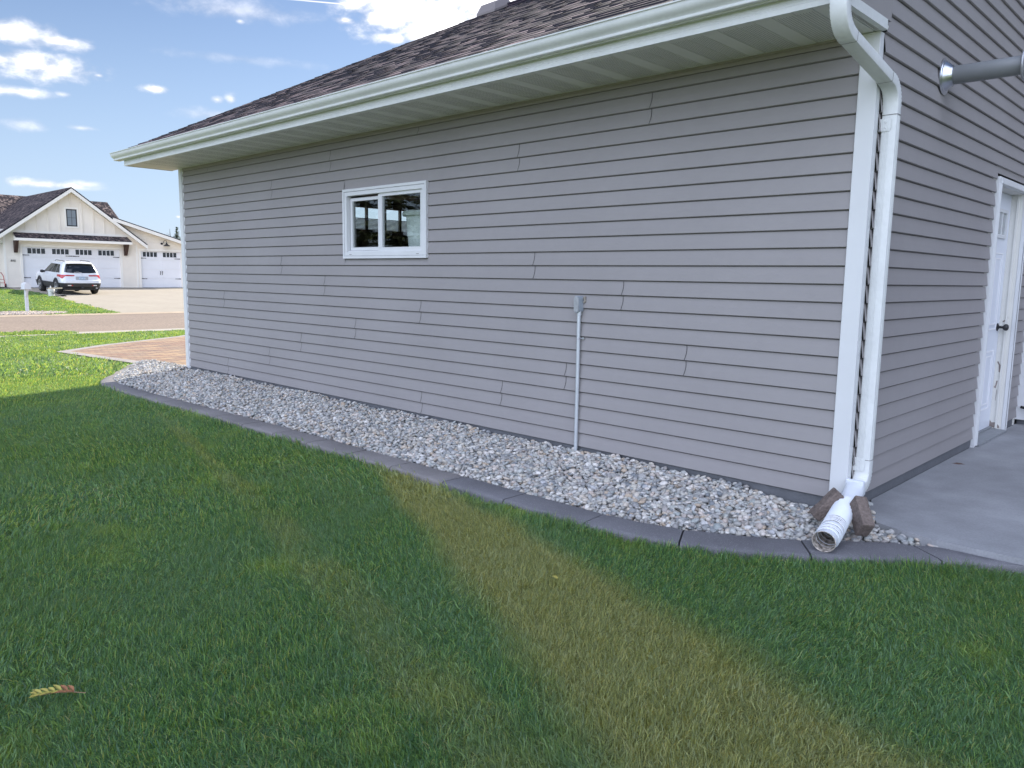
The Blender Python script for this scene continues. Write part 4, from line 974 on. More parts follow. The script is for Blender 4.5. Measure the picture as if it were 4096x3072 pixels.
# ================================================================== LOOSE THINGS
# corrugated extension on the downspout
mb = MB()
path = [Vector(p) for p in [(.150, -.015, .090), (.158, -.08, .068), (.170, -.17, .043), (.186, -.28, .018), (.205, -.40, -.004), (.224, -.51, -.024), (.238, -.60, -.038), (.246, -.665, -.043)]]
def cr(path, t):
    n = len(path)-1; f = t*n; i = min(int(f), n-1); u = f-i; p0 = path[max(i-1, 0)]; p1 = path[i]; p2 = path[i+1]; p3 = path[min(i+2, n)]
    return .5*((2*p1)+(p2-p0)*u+(2*p0-5*p1+4*p2-p3)*u*u+(3*p1-p0-3*p2+p3)*u**3)
rings = []; NS = 150; nr = 28
for i in range(NS+1):
    t = i/NS; p = cr(path, t); d_ = (cr(path, min(1, t+.01))-cr(path, max(0, t-.01))).normalized(); u = Vector((1, 0, 0)); u = (u-d_*u.dot(d_)).normalized(); v = d_.cross(u)
    amp = 0
    if .16 < t < .34: amp = .0012
    elif .34 <= t < .68: amp = .0036
    elif .68 <= t < .90: amp = .0018 if int((t-.68)*NS/3) % 3 else .0046
    r0 = .047+.0075*min(1, t/.30)+(.002 if t > .9 else 0); r0 += amp*(1 if i % 3 == 0 else (-.6 if i % 3 == 1 else 0)) 
    sq = max(0, 1-t/.14)
    ring = []
    for k in range(nr):
        a = 2*math.pi*k/nr; cx_, cy_ = math.cos(a), math.sin(a); m_ = max(abs(cx_), abs(cy_)); s = 1+(1/m_-1)*sq*.8
        ring.append(p+(u*cx_*1.04+v*cy_*.96)*r0*s)
    rings.append(ring)
mb.sweep(rings, 0, caps=False)
ext = mb.build('downspout_extension', M['white'], None, smooth=60)
ext.data.materials.clear(); ext.data.materials.append(mat('white_flexible_plastic', (.63, .66, .70), .4, noise=((9, .04),)))
tag(ext, 'white corrugated flexible drain pipe at the foot of the downspout, open end over the edging', 'drain pipe')
mb = MB(); inn = [[p+(q-p)*.93 for q in r] for r, p in ((rings[i], sum((Vector(q) for q in rings[i]), Vector())/nr) for i in range(NS, NS-60, -3))]
inn = [[Vector(q)+Vector((0, 0, .0015*(j % 2))) for q in r] for j, r in enumerate(inn)]
lip = [[Vector(q) for q in rings[NS]], inn[0]]
mb.sweep([rings[NS]]+inn, 0, caps=False); p = sum((Vector(q) for q in inn[-1]), Vector())/nr; mb.add([tuple(q) for q in inn[-1]], [tuple(range(nr))])
mb.build('pipe_lining', M['dirt'], ext, smooth=50)
mb = MB(); mb.box((.098, -.045, .052), (.200, -.012, .138)); ad_ = mb.build('adapter', ext.data.materials[0], ext, bevel=.008)
# bricks
def brick_thing(o, u, v, n, label):
    mb = MB(); mb.obox(o, u, v, n); ob = mb.build('paver_brick', M['brick'], None, bevel=.007)
    md = ob.modifiers.new('sub', 'SUBSURF'); md.subdivision_type = 'SIMPLE'; md.levels = md.render_levels = 3
    tx = bpy.data.textures.new('rough', 'CLOUDS'); tx.noise_scale = .03; dm = ob.modifiers.new('rough', 'DISPLACE'); dm.texture = tx; dm.strength = .006; dm.texture_coords = 'LOCAL'
    tag(ob, label, 'brick', 'brown bricks holding the drain pipe'); return ob
V = Vector
brick_thing(V((.336, -.327, -.078)), V((-.509, .605, .612))*.185, V((-.702, -.704, .113))*.065, V((.499, -.372, .782))*.105, 'upright brown brick on the slab side of the white drain pipe')
brick_thing(V((.078, -.310, -.062)), V((.524, .38, .762))*.19, V((-.606, -.462, .647))*.055, V((-.598, .801, .013))*.085, 'slanting brown brick on the rock side of the white drain pipe')
# fallen leaves
lf = empty('fallen_leaf', (-.92, -3.76, -.10), label='compound leaf turning yellow and orange lying on the grass', cat='leaf')
stem = [V((-.866, -3.685, -.098)), V((-.893, -3.715, -.094)), V((-.925, -3.760, -.092)), V((-.945, -3.805, -.094))]
mb = MB(); mb.tube(stem, [.0012, .0014, .0012, .0007], 5); mb.build('stalk', M['twig'], lf)
def leaflet(mb, p, d, ln, wd):
    d = Vector(d).normalized(); s = d.cross(V((0, 0, 1))).normalized(); c = V(p); pts = []
    prof = [(0, 0), (.2, .6), (.45, 1), (.7, .8), (1, 0)]
    A = [c+d*ln*t+s*wd*w_*.5+V((0, 0, .006*w_)) for t, w_ in prof]; B = [c+d*ln*t-s*wd*w_*.5+V((0, 0, .006*w_)) for t, w_ in prof]; C_ = [c+d*ln*t+V((0, 0, .002)) for t, _ in prof]
    for i in range(4): mb.quad(C_[i], A[i], A[i+1], C_[i+1]); mb.quad(C_[i], C_[i+1], B[i+1], B[i])
for k, (t, c_) in enumerate(((.30, 'leafo'), (.42, 'leafo'), (.52, 'leafy'), (.64, 'leafy'), (.74, 'leafy'), (.84, 'leafy'), (.95, 'leafy'))):
    p = cr(stem, t); d_ = (cr(stem, min(1, t+.05))-cr(stem, t-.05)).normalized(); s = d_.cross(V((0, 0, 1)))
    mb = MB(); leaflet(mb, p, d_*.8+s*.6+V((0, 0, .25)), .040-.012*t+.006*(k % 3), .015); leaflet(mb, p, d_*.9-s*.45+V((0, 0, .15)), .036-.012*t+.007*(k % 2), .014); mb.build('leaflet', M[c_], lf)
mb = MB(); leaflet(mb, (-.475, -1.885, -.092), (1, -.35, .1), .055, .022); tag(mb.build('fallen_leaf', M['leafy']), 'small pale yellow leaf on the yellowish strip of lawn', 'leaf')
# bin seen behind the window glass, on a shelf
mb = MB(); bc = (-4.19, .50); mb.lathe((bc[0], bc[1], 0), (0, 0, 1), [(1.44, .01), (1.44, .175), (1.46, .185), (1.60, .196), (1.603, .201), (1.78, .21), (1.80, .21)], 36)
bn = mb.build('bin', M['bin'], None, smooth=40); tag(bn, 'pale green plastic bin standing inside behind the window glass', 'bin')
mb = MB(); mb.lathe((bc[0], bc[1], 0), (0, 0, 1), [(1.795, .19), (1.795, .245), (1.815, .25), (1.84, .235), (1.845, .01)], 36); mb.build('lid', M['bin'], bn, smooth=40)
sh = empty('shelf_stand', (-4.3, .5, 0), label='plain shelf inside the garage carrying the pale green bin', cat='shelf')
mb = MB(); mb.box((-4.75, .2, 1.41), (-3.7, .85, 1.438)); mb.build('shelf_board', M['bark'], sh)
for x in (-4.72, -3.76):
    for y in (.22, .80): mb = MB(); mb.box((x, y, -.06), (x+.04, y+.04, 1.41)); mb.build('leg', M['bark'], sh)

# ================================================================== MAILBOX
mx_, my_ = -33.35, 4.44; mz = nb_z(mx_)
ml = empty('mailbox', (mx_, my_, mz), label='white plastic mailbox on a post in the rock bed across the road', cat='mailbox')
mb = MB(); mb.box((mx_-.055, my_-.055, mz), (mx_+.055, my_+.055, mz+.93)); mb.build('post', M['mail'], ml, bevel=.008)
mb = MB(); mb.add([(mx_+.055, my_-.04, mz+.60), (mx_+.055, my_+.04, mz+.60), (mx_+.055, my_+.04, mz+.74), (mx_+.055, my_-.04, mz+.74), (mx_+.22, my_-.04, mz+.90), (mx_+.22, my_+.04, mz+.90), (mx_+.12, my_+.04, mz+.93), (mx_+.12, my_-.04, mz+.93)],
                 [(0, 1, 2, 3), (4, 7, 6, 5), (0, 4, 5, 1), (1, 5, 6, 2), (2, 6, 7, 3), (3, 7, 4, 0)]); mb.build('brace', M['mail'], ml)
mb = MB(); prof = [(-.10, .93), (-.10, 1.06)]+[(-.10*math.cos(t), 1.06+.10*math.sin(t)) for t in [math.pi*k/10 for k in range(1, 10)]]+[(.10, 1.06), (.10, .93)]
mb.sweep([[(x, my_+y, mz+z) for y, z in prof] for x in (mx_-.24, mx_+.26)]); bxm = mb.build('box', M['mail'], ml, smooth=30)
mb = MB(); mb.sweep([[(x, my_+y*1.06, mz+.93+(z-.93)*1.04-.004) for y, z in prof] for x in (mx_+.26, mx_+.275)]); mb.build('lid', M['mail'], bxm, smooth=30)
mb = MB(); mb.box((mx_-.27, my_-.125, mz+.905), (mx_+.28, my_+.125, mz+.929)); mb.build('tray', M['mail'], ml, bevel=.006)

# ================================================================== NEIGHBOUR'S HOUSE
NX = -51.0
ny = lambda v: v*1.1286+.569
nz_ = lambda v: v*1.1286-.1586
nh = empty('neighbour_house', (NX, ny(9.7), .18), label='white farmhouse-style house with two garage doors and steep gable across the road', cat='house')
def bx(name, m, x0, x1, y0, y1, z0, z1, parent=nh, bevel=0):
    mb = MB(); mb.box((x0, y0, z0), (x1, y1, z1)); return mb.build(name, M[m] if isinstance(m, str) else m, parent, bevel=bevel)
# board-and-batten gable and lap walls
gb = .18
mb = MB()
PN = lambda u, d, z: (NX+d, u, z)
def lap(mb, u0, u1, z0, z1, e=.17, mi=0):
    z = z0
    while z < z1-.01:
        zz = min(z+e, z1); mb.quad(PN(u0, .016, z), PN(u1, .016, z), PN(u1, .0, zz), PN(u0, .0, zz), mi); mb.quad(PN(u0, 0, z), PN(u1, 0, z), PN(u1, .016, z), PN(u0, .016, z), mi); z = zz
DL = (ny(7.33), ny(12.14), gb, nz_(2.41)); DR_ = (ny(13.26), ny(15.56), gb, nz_(2.39))
ztop = nz_(3.26)
lap(mb, ny(6.53), DL[0], gb, ztop); lap(mb, DL[1], DR_[0], gb, ztop); lap(mb, DL[0], DL[1], DL[3], ztop); lap(mb, DR_[1], ny(16.6), gb, ztop-.35)
lap(mb, DR_[0], DR_[1], DR_[3], nz_(2.85))
# shed part wall above
zl = lambda yv: nz_(4.10)+(yv-ny(11.69))*(-.295)
steps = 30
for i in range(steps):
    ya = ny(11.7)+(ny(16.6)-ny(11.7))*i/steps; yb = ny(11.7)+(ny(16.6)-ny(11.7))*(i+1)/steps
    mb.quad(PN(ya, -.004, nz_(2.42)), PN(yb, -.004, nz_(2.42)), PN(yb, -.004, zl(yb)-.1), PN(ya, -.004, zl(ya)-.1))
for z in np.arange(nz_(2.9), nz_(4.0), .17):
    yb = ny(11.69)+(nz_(4.10)-.22-z)/.295
    if yb > ny(12.0): mb.box((NX-.004, ny(11.9), z), (NX+.01, min(yb, ny(16.6)), z+.02))
mb.build('lap_wall', M['wallc'], nh)
mb = MB()
ya, yb, yc = ny(6.0), ny(13.4), ny(9.70); zapex = nz_(5.42)
zlo = zapex-.75*(yc-ya)-.02; mb.add([(NX, ya, zlo), (NX, yb, zlo), (NX, yc, zapex), (NX-.2, ya, zlo), (NX-.2, yb, zlo), (NX-.2, yc, zapex)], [(0, 1, 2), (5, 4, 3), (0, 3, 4, 1)])
for y in (7.548, 8.089, 8.637, 9.173, 10.267, 10.827, 11.369, 11.935, 9.731):
    Y = ny(y); h = zapex-.75*abs(Y-yc)-.12
    if y == 9.731: mb.box((NX, Y-.02, nz_(4.57)), (NX+.05, Y+.03, h)); mb.box((NX, Y-.02, nz_(3.26)), (NX+.022, Y+.03, nz_(3.50)))
    else: mb.box((NX, Y-.025, nz_(3.26)), (NX+.05, Y+.03, h))
mb.build('gable_wall', M['wallc'], nh)
bx('wall_band', 'ntrim', NX, NX+.03, ny(6.3), ny(13.1), nz_(3.12), nz_(3.26))
for Y0, Y1 in ((6.50, 6.60), (13.0, 13.1)): bx('corner_board', 'ntrim', NX, NX+.03, ny(Y0), ny(Y1), gb, nz_(3.1) if Y0 < 10 else nz_(2.71))
bx('side_wall', 'wallc', NX-9, NX-.35, ny(6.5), ny(13.05), gb, nz_(2.9))
bx('side_wall', 'wallc', NX-9, NX-.35, ny(13.06), ny(16.6), gb, nz_(2.6))
for Y0, Y1 in ((6.5, 7.3), (12.17, 13.23), (15.6, 16.6)): bx('side_wall', 'wallc', NX-.34, NX-.005, ny(Y0), ny(Y1), gb, nz_(2.6))
# porch recess to the left
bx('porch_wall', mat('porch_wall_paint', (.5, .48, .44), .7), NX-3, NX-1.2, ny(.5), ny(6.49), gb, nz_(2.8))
bx('porch_beam', 'ntrim', NX-.2, NX+.02, ny(.5), ny(6.49), nz_(2.55), nz_(2.72))
# gable roof
def slab_roof(name, pts_lo, pts_hi, th, m, parent, uvs=None):
    """quad roof plane given by its four top corners"""
    a, b = pts_lo; c, d = pts_hi
    A = [V(a), V(b), V(c), V(d)]; n = (A[1]-A[0]).cross(A[3]-A[0]).normalized()
    if n.z < 0: n = -n
    W = (A[1]-A[0]).length; H = (A[3]-A[0]).length
    mb = MB(); mb.add([*A, *[p-n*th for p in A]], [(0, 1, 2, 3)], 0, [((0, 0), (W, 0), (W, H), (0, H))]); mb.add([*A, *[p-n*th for p in A]], [(7, 6, 5, 4), (0, 4, 5, 1), (1, 5, 6, 2), (2, 6, 7, 3), (3, 7, 4, 0)], 1)
    # raised course edges
    k = int(H/.145); up = (A[3]-A[0])/H; up2 = (A[2]-A[1])/(A[2]-A[1]).length; h2 = (A[2]-A[1]).length/H
    for i in range(1, k):
        p = A[0]+up*(i*.145); q = A[1]+up2*(i*.145*h2); mb.add([p, q, q+n*.012, p+n*.012], [(0, 1, 2, 3)], 1); mb.add([p+n*.012, q+n*.012, q+up2*.14*h2, p+up*.14], [(0, 1, 2, 3)], 0, [((0, i*.145+.01), (W, i*.145+.01), (W, i*.145+.13), (0, i*.145+.13))])
    return mb.build(name, [m, M['shdark']], parent)
xf, xb = -50.52, -61.0; za = nz_(5.60); slope = .75
yR = ny(13.52); yL = ny(9.71)-(yR-ny(9.71)); zE = za-slope*(yR-ny(9.71)); yA = ny(9.71)
slab_roof('roof', ((xb, yR, zE), (xf, yR, zE)), ((xf, yA, za), (xb, yA, za)), .06, M['nshingle'], nh)
slab_roof('roof', ((xf, yL, zE), (xb, yL, zE)), ((xb, yA, za), (xf, yA, za)), .06, M['nshingle'], nh)
mb = MB()  # rake boards and soffit
for sgn, yE in ((1, yR), (-1, yL)):
    a0 = V((xf, yA, za-.07)); a1 = V((xf, yE, zE-.07)); dn = V((0, 0, -.22))
    mb.add([a0, a1, a1+dn, a0+dn, a0-V((.03, 0, 0)), a1-V((.03, 0, 0)), a1+dn-V((.03, 0, 0)), a0+dn-V((.03, 0, 0))], [(0, 1, 2, 3), (7, 6, 5, 4), (0, 4, 5, 1), (3, 2, 6, 7), (1, 5, 6, 2)])
    b0 = V((xf-.03, yA, za-.20)); b1 = V((xf-.03, yE, zE-.20)); bk = V((-.45, 0, 0)); mb.add([b0, b1, b1+bk, b0+bk], [(0, 1, 2, 3)])
mb.build('rake_board', M['ntrim'], nh)
# lower shed roof over the right-hand door
s0, s1 = (ny(11.72), nz_(4.16)), (ny(16.9), nz_(4.16)-.295*(ny(16.9)-ny(11.72)))
slab_roof('roof', ((xf, s1[0], s1[1]+.03), (xf, s0[0], s0[1]+.03)), ((xb, s0[0], s0[1]+.03), (xb, s1[0], s1[1]+.03)), .06, M['nshingle'], nh)
mb = MB(); a0 = V((xf+.005, s0[0], s0[1]-.03)); a1 = V((xf+.005, s1[0], s1[1]-.03)); dn = V((0, 0, -.2)); t_ = V((-.03, 0, 0))
mb.add([a0, a1, a1+dn, a0+dn, a0+t_, a1+t_, a1+dn+t_, a0+dn+t_], [(0, 1, 2, 3), (7, 6, 5, 4), (0, 4, 5, 1), (3, 2, 6, 7), (1, 5, 6, 2)]); b0 = a0+V((-.03, 0, -.14)); b1 = a1+V((-.03, 0, -.14)); mb.add([b0, b1, b1+V((-.45, 0, 0)), b0+V((-.45, 0, 0))], [(0, 1, 2, 3)])
mb.build('rake_board', M['ntrim'], nh)
# main roof behind (hip end at the right)
rx, rz = -60.5, 6.22; y_r = 16.93
slab_roof('roof', ((rx+5.0, -6, rz-3.8), (rx+5.0, y_r+.6, rz-3.8)), ((rx, y_r, rz), (rx, -6, rz)), .06, M['nshingle'], nh)
mb = MB(); mb.add([(rx+5.0, y_r+.6, rz-3.8), (rx-5.0, y_r+.6, rz-3.8), (rx, y_r, rz)], [(0, 1, 2)], 0, [((0, 0), (11, 0), (5, 5))]); mb.build('roof', M['nshingle'], nh)
# awning
ax0, ax1 = NX, NX+.68
slab_roof('awning_roof', ((ax1, ny(6.947), nz_(2.86)), (ax1, ny(12.603), nz_(2.86))), ((ax0+.01, ny(12.55), nz_(3.13)), (ax0+.01, ny(6.98), nz_(3.13))), .04, M['nshingle'], nh)
mb = MB(); mb.box((ax1-.03, ny(6.93), nz_(2.70)), (ax1, ny(12.62), nz_(2.83)))
for Y0, Y1 in ((ny(6.93), ny(6.95)), (ny(12.60), ny(12.62))): mb.add([(ax1-.03, Y0, nz_(2.70)), (ax1-.03, Y0, nz_(2.83)), (ax0, Y0, nz_(3.08)), (ax0, Y0, nz_(2.70)), (ax1-.03, Y1, nz_(2.70)), (ax1-.03, Y1, nz_(2.83)), (ax0, Y1, nz_(3.08)), (ax0, Y1, nz_(2.70))], [(0, 1, 2, 3), (7, 6, 5, 4), (0, 4, 5, 1)])
mb.box((ax0, ny(6.95), nz_(2.70)), (ax1-.03, ny(12.60), nz_(2.72))); mb.build('awning_fascia', M['ntrim'], nh)
for Yc in (7.03, 12.42):
    Y = ny(Yc); mb = MB(); A = [(NX+.02, 0, nz_(2.70)), (NX+.56, 0, nz_(2.70)), (NX+.50, 0, nz_(2.62)), (NX+.17, 0, nz_(2.10)), (NX+.02, 0, nz_(2.09))]
    mb.sweep([[(x, Y-.085, z) for x, _, z in A], [(x, Y+.085, z) for x, _, z in A]]); mb.build('bracket', M['brown'], nh)
# garage doors
def garage_door(D, groups, hinge_y, nm, handles):
    g_ = empty('garage_door', (NX-.12, (D[0]+D[1])/2, D[2])-nh.location if 0 else V((NX-.12, (D[0]+D[1])/2, D[2]))-nh.location); g_.parent = nh
    xd = NX-.10; mb = MB(); H = (D[3]-D[2])/4
    for i in range(4): mb.box((xd-.05, D[0], D[2]+i*H+.004), (xd, D[1], D[2]+(i+1)*H-.002))
    for i in range(4):
        if i < 3:
            nn = len(groups); wd = (D[1]-D[0])/nn
            for k in range(nn):
                A, B = D[0]+k*wd+.10, D[0]+(k+1)*wd-.10; C_, D_ = D[2]+i*H+.07, D[2]+(i+1)*H-.07
                for q in ((A, B, C_, C_+.015), (A, B, D_-.015, D_), (A, A+.015, C_, D_), (B-.015, B, C_, D_)): mb.box((xd, q[0], q[2]), (xd+.006, q[1], q[3]))
    mb.build('door_panel', M['nwhite'], g_)
    for A, B in groups:
        A, B = ny(A), ny(B); C_, D_ = nz_(2.065), nz_(2.338); mb = MB(); n = 4; wd = (B-A)/n
        for q in ((A-.05, B+.05, C_-.05, C_), (A-.05, B+.05, D_, D_+.05), (A-.05, A, C_, D_), (B, B+.05, C_, D_)): mb.box((xd, q[0], q[2]), (xd+.02, q[1], q[3]))
        for k in range(1, n): mb.box((xd, A+k*wd-.02, C_), (xd+.015, A+k*wd+.02, D_))
        wf = mb.build('door_window', M['nwhite'], g_); mb = MB(); mb.box((xd+.001, A, C_), (xd+.004, B, D_)); mb.build('pane', M['dglass'], wf)
    for Y, s in hinge_y:
        for z in (1.98, .813):
            y0_, z0_ = ny(Y), nz_(z); mb = MB(); mb.add([(xd+.001, y0_, z0_-.028), (xd+.001, y0_, z0_+.028), (xd+.001, y0_+s*.30, z0_+.013), (xd+.001, y0_+s*.34, z0_+.024), (xd+.001, y0_+s*.38, z0_), (xd+.001, y0_+s*.34, z0_-.024), (xd+.001, y0_+s*.30, z0_-.013)], [tuple(range(7))])
            mb.add([(xd+.016, p[1], p[2]) for p in mb.v[:7]], [tuple(range(7))]); mb.sweep([[(xd+.001, p[1], p[2]) for p in mb.v[:7]], [(xd+.016, p[1], p[2]) for p in mb.v[:7]]], caps=False)
            mb.build('strap_hinge', M['black'], g_)
    for Y in handles:
        y0_ = ny(Y); mb = MB(); mb.tube([(xd, y0_, nz_(1.26)), (xd+.05, y0_+.015, nz_(1.22)), (xd+.05, y0_-.01, nz_(1.12)), (xd, y0_, nz_(1.05))], [.012, .022, .014, .02], 8); mb.build('handle', M['black'], g_)
    # casing
    mb = MB(); w1 = .12
    mb.box((NX-.1, D[0]-.03, D[2]), (NX+.035, D[0], D[3]+.03)); mb.box((NX-.1, D[1], D[2]), (NX+.035, D[1]+.03, D[3]+.03)); mb.box((NX-.1, D[0], D[3]), (NX+.035, D[1], D[3]+.03))
    mb.box((NX+.005, D[0]-w1, D[2]), (NX+.028, D[0]-.03, D[3]+w1)); mb.box((NX+.005, D[1]+.03, D[2]), (NX+.028, D[1]+w1, D[3]+w1)); mb.box((NX+.005, D[0]-.03, D[3]+.03), (NX+.028, D[1]+.03, D[3]+w1))
    mb.build('door_casing', M['ntrim'], g_)
garage_door(DL, [(7.594, 8.417), (8.744, 9.549), (9.884, 10.694), (11.032, 11.851)], [(7.345, 1), (12.12, -1), (9.715, -1), (9.735, 1)], 'a', [9.62, 9.82])
garage_door(DR_, [(13.409, 14.206), (14.544, 15.333)], [(13.27, 1), (15.55, -1)], 'b', [14.36, 14.47])
# gable window
wv = empty('window', (0, 0, 0)); wv.parent = nh; wv.location = V((NX, ny(9.76), nz_(4)))-nh.location
A, B, C_, D_ = ny(9.505), ny(10.028), nz_(3.563), nz_(4.473)
mb = MB()
for q in ((A-.09, B+.09, C_-.09, C_-.001), (A-.09, B+.09, D_+.001, D_+.11), (A-.09, A-.001, C_, D_), (B+.001, B+.09, C_, D_)): mb.box((NX, q[0], q[2]), (NX+.035, q[1], q[3]))
mb.build('casing', M['ntrim'], wv)
mb = MB(); t5 = .06
for q in ((A, B, C_, C_+t5), (A, B, D_-t5, D_), (A, A+t5, C_+t5, D_-t5), (B-t5, B, C_+t5, D_-t5)): mb.box((NX+.001, q[0], q[2]), (NX+.028, q[1], q[3]))
mb.box((NX+.012, (A+B)/2-.008, C_+t5), (NX+.022, (A+B)/2+.008, D_-t5)); mb.box((NX+.013, A+t5, (C_+D_)/2-.008), (NX+.0215, B-t5, (C_+D_)/2+.008)); mb.build('window_frame', M['black'], wv)
mb = MB(); mb.box((NX+.002, A+t5, C_+t5), (NX+.008, B-t5, D_-t5)); mb.build('pane', mat('blind_behind_glass', (.22, .25, .27), .1), wv)
# barn lamp
bl = empty('wall_lamp', (0, 0, 0)); bl.parent = nh; Y, Z = ny(14.475), nz_(2.84); bl.location = V((NX, Y, Z))-nh.location
mb = MB(); mb.lathe((NX, Y, Z), (1, 0, 0), [(0, .001), (0, .075), (.03, .07), (.035, .001)], 20); mb.build('wall_plate', M['black'], bl)
mb = MB(); mb.tube([(NX+.03, Y, Z), (NX+.14, Y+.06, Z+.05), (NX+.16, Y+.10, Z+.20), (NX+.22, Y+.16, Z+.24), (NX+.28, Y+.20, Z+.18), (NX+.29, Y+.21, Z+.06)], .014, 8); mb.build('gooseneck', M['black'], bl)
mb = MB(); mb.lathe((NX+.29, Y+.21, Z-.16), (0, 0, 1), [(0, .21), (.03, .205), (.09, .12), (.13, .05), (.22, .045), (.24, .01)], 24); mb.build('lamp_shade', M['black'], bl, smooth=40)
# house number
fc = bpy.data.curves.new('house_number', 'FONT'); fc.body = '815'; fc.size = .17; fc.extrude = .012; fc.shear = .25; fc.align_x = 'CENTER'
me = bpy.data.objects.new('tmp', fc); link(me); bpy.context.view_layer.update()
num_mesh = bpy.data.meshes.new_from_object(me.evaluated_get(bpy.context.evaluated_depsgraph_get())); bpy.data.objects.remove(me)
num = bpy.data.objects.new('house_number', num_mesh); num_mesh.materials.clear(); num_mesh.materials.append(M['black']); link(num, nh)
num.matrix_local = Matrix.Translation(V((NX+.03, ny(6.885), nz_(1.625)))-nh.location) @ Matrix(((0, 0, 1, 0), (1, 0, 0, 0), (0, 1, 0, 0), (0, 0, 0, 1)))
# red hand truck leaning by the porch
hx, hy = NX+.05, ny(6.28)
ht = empty('hand_truck', (hx, hy, .19), label='red steel hand truck standing by the porch of the white house', cat='hand truck')
mb = MB(); mb.tube([(hx+.1, hy-.18, .3), (hx-.1, hy-.16, .85), (hx-.12, hy-.08, 1.02), (hx-.12, hy+.08, 1.02), (hx-.1, hy+.16, .85), (hx+.1, hy+.18, .3)], .02, 8)
for z in (.45, .65): mb.tube([(hx+.04, hy-.17, z), (hx+.04, hy+.17, z)], .014, 6)
mb.build('frame', M['paintred'], ht)
mb = MB(); mb.box((hx+.08, hy-.18, .20), (hx+.36, hy+.18, .215)); mb.build('toe_plate', M['black'], ht)
for s in (-1, 1): mb = MB(); mb.lathe((hx, hy+s*.22, .30), (0, s, 0), [(-.03, .03), (-.03, .11), (.03, .11), (.03, .03)], 16, caps=True); mb.build('wheel', M['tyre'], ht)

# ================================================================== SUV
RXC, CY0 = -44.15, 9.86
tilt = math.atan(.0327)
car = empty('parked_suv', (0, 0, 0), label='white sport utility vehicle parked facing the garage of the white house', cat='car')
LV = [(.30, .28, 4.72, .88, .25), (.42, .06, 4.90, .95, .30), (.60, 0.0, 4.95, .985, .30), (.76, .02, 4.95, .995, .30), (.80, .075, 4.94, .995, .30), (.95, .10, 4.86, .99, .32), (1.06, .13, 4.62, .965, .34), (1.13, .15, 3.80, .925, .26), (1.40, .30, 3.22, .845, .24), (1.62, .44, 2.78, .76, .24), (1.70, .50, 2.55, .70, .26), (1.745, .72, 2.2, .55, .25), (1.765, 1.0, 1.9, .3, .15)]
def lvl(z):
    z = max(LV[0][0], min(LV[-1][0], z))
    for a, b in zip(LV[:-1], LV[1:]):
        if a[0] <= z <= b[0]: t = (z-a[0])/(b[0]-a[0]); return [a[i]*(1-t)+b[i]*t for i in range(5)]
def cpt(z, u, side=1, off=0.0):
    _, xr, xf_, hw, r = lvl(z)
    if u <= 1: p = (xr+.0, (hw-r)*u, -1, 0); q = .05*(u**2); p = (xr+q*.8, (hw-r)*u, -1, 0)
    elif u <= 2:
        a = (u-1)*math.pi/2; p = (xr+r-r*math.cos(a)+.04*(2-u), hw-r+r*math.sin(a), -math.cos(a), math.sin(a))
    elif u <= 3: p = (xr+r+(xf_-xr-2*r)*(u-2), hw+.012*math.sin(math.pi*(u-2)), 0, 1)
    elif u <= 4:
        a = (u-3)*math.pi/2; p = (xf_-r+r*math.sin(a), hw-r+r*math.cos(a), math.sin(a), math.cos(a))
    else: p = (xf_+.06*(1-(5-u)**2), (hw-r)*(5-u), 1, 0)
    return V(((p[0]+p[2]*off), side*(p[1]+p[3]*off), z))
CM = Matrix.Translation((RXC, CY0, nb_z(RXC)+.01)) @ Matrix.Rotation(-tilt*0, 4, 'X') @ Matrix.Rotation(math.pi, 4, 'Z') @ Matrix.Rotation(-tilt, 4, 'Y')
car.matrix_world = CM
def cbuild(mb, name, m, parent=car, **k):
    """parts are modelled in the car's own axes"""
    o = mb.build(name, m, None, **k); o.parent = parent; return o
us = [i/6 for i in range(7)]+[1+i/6 for i in range(1, 7)]+[2+i/14 for i in range(1, 15)]+[3+i/6 for i in range(1, 7)]+[4+i/5 for i in range(1, 6)]
def cring(z, off=0):
    Lh = [cpt(z, u, 1, off) for u in us]; Rh = [cpt(z, u, -1, off) for u in us[::-1]][1:-1]; return Lh+Rh
mb = MB(); zs = [.30, .42, .52, .60, .68, .76, .80, .88, .95, 1.0, 1.06, 1.10, 1.13, 1.22, 1.31, 1.40, 1.51, 1.62, 1.66, 1.70, 1.73, 1.745, 1.765]
mb.sweep([cring(z) for z in zs], caps=True); cbuild(mb, 'body', M['paint'], smooth=35)
def cpatch(z0, z1, u0, u1, side, off, nz=5, nu=10, zf=None):
    mb = MB(); rings = []
    for i in range(nz+1):
        z = z0+(z1-z0)*i/nz; ring = []
        for j in range(nu+1):
            u = u0+(u1-u0)*j/nu
            if zf: zz = zf(z, (j/nu)); 
            else: zz = z
            ring.append(cpt(zz, u, side, off))
        rings.append(ring)
    mb.sweep(rings, caps=False, closed=False); return mb
# rear glass spans both halves
mb = MB(); 
for s in (1, -1):
    rings = []
    for i in range(7):
        z = 1.15+(1.63-1.15)*i/6; rings.append([cpt(z+(.05*(j/8)**3 if i == 0 else 0), (1.42-.10*i/6)*j/8, s, .006) for j in range(9)])
    mb.sweep(rings, caps=False, closed=False)
cbuild(mb, 'rear_window', M['dglass'], smooth=40)
for s in (1, -1):
    for u0, u1, zt_, k in ((2.06, 2.26, 1.585, 0), (2.275, 2.52, 1.60, 0), (2.535, 2.93, 1.60, 1)):
        mb = MB(); rings = []
        for i in range(6):
            q = i/5; z = 1.15+(zt_-1.15)*q; ring = []
            for j in range(9):
                t = j/8; ua, ub = u0, u1
                if u0 < 2.1: ua = u0+.06*q; zt2 = z-.0
                ring.append(cpt(z-(.0), ua+(ub-ua)*t, s, .006))
            rings.append(ring)
        mb.sweep(rings, caps=False, closed=False); cbuild(mb, 'side_window', M['dglass'], smooth=40)
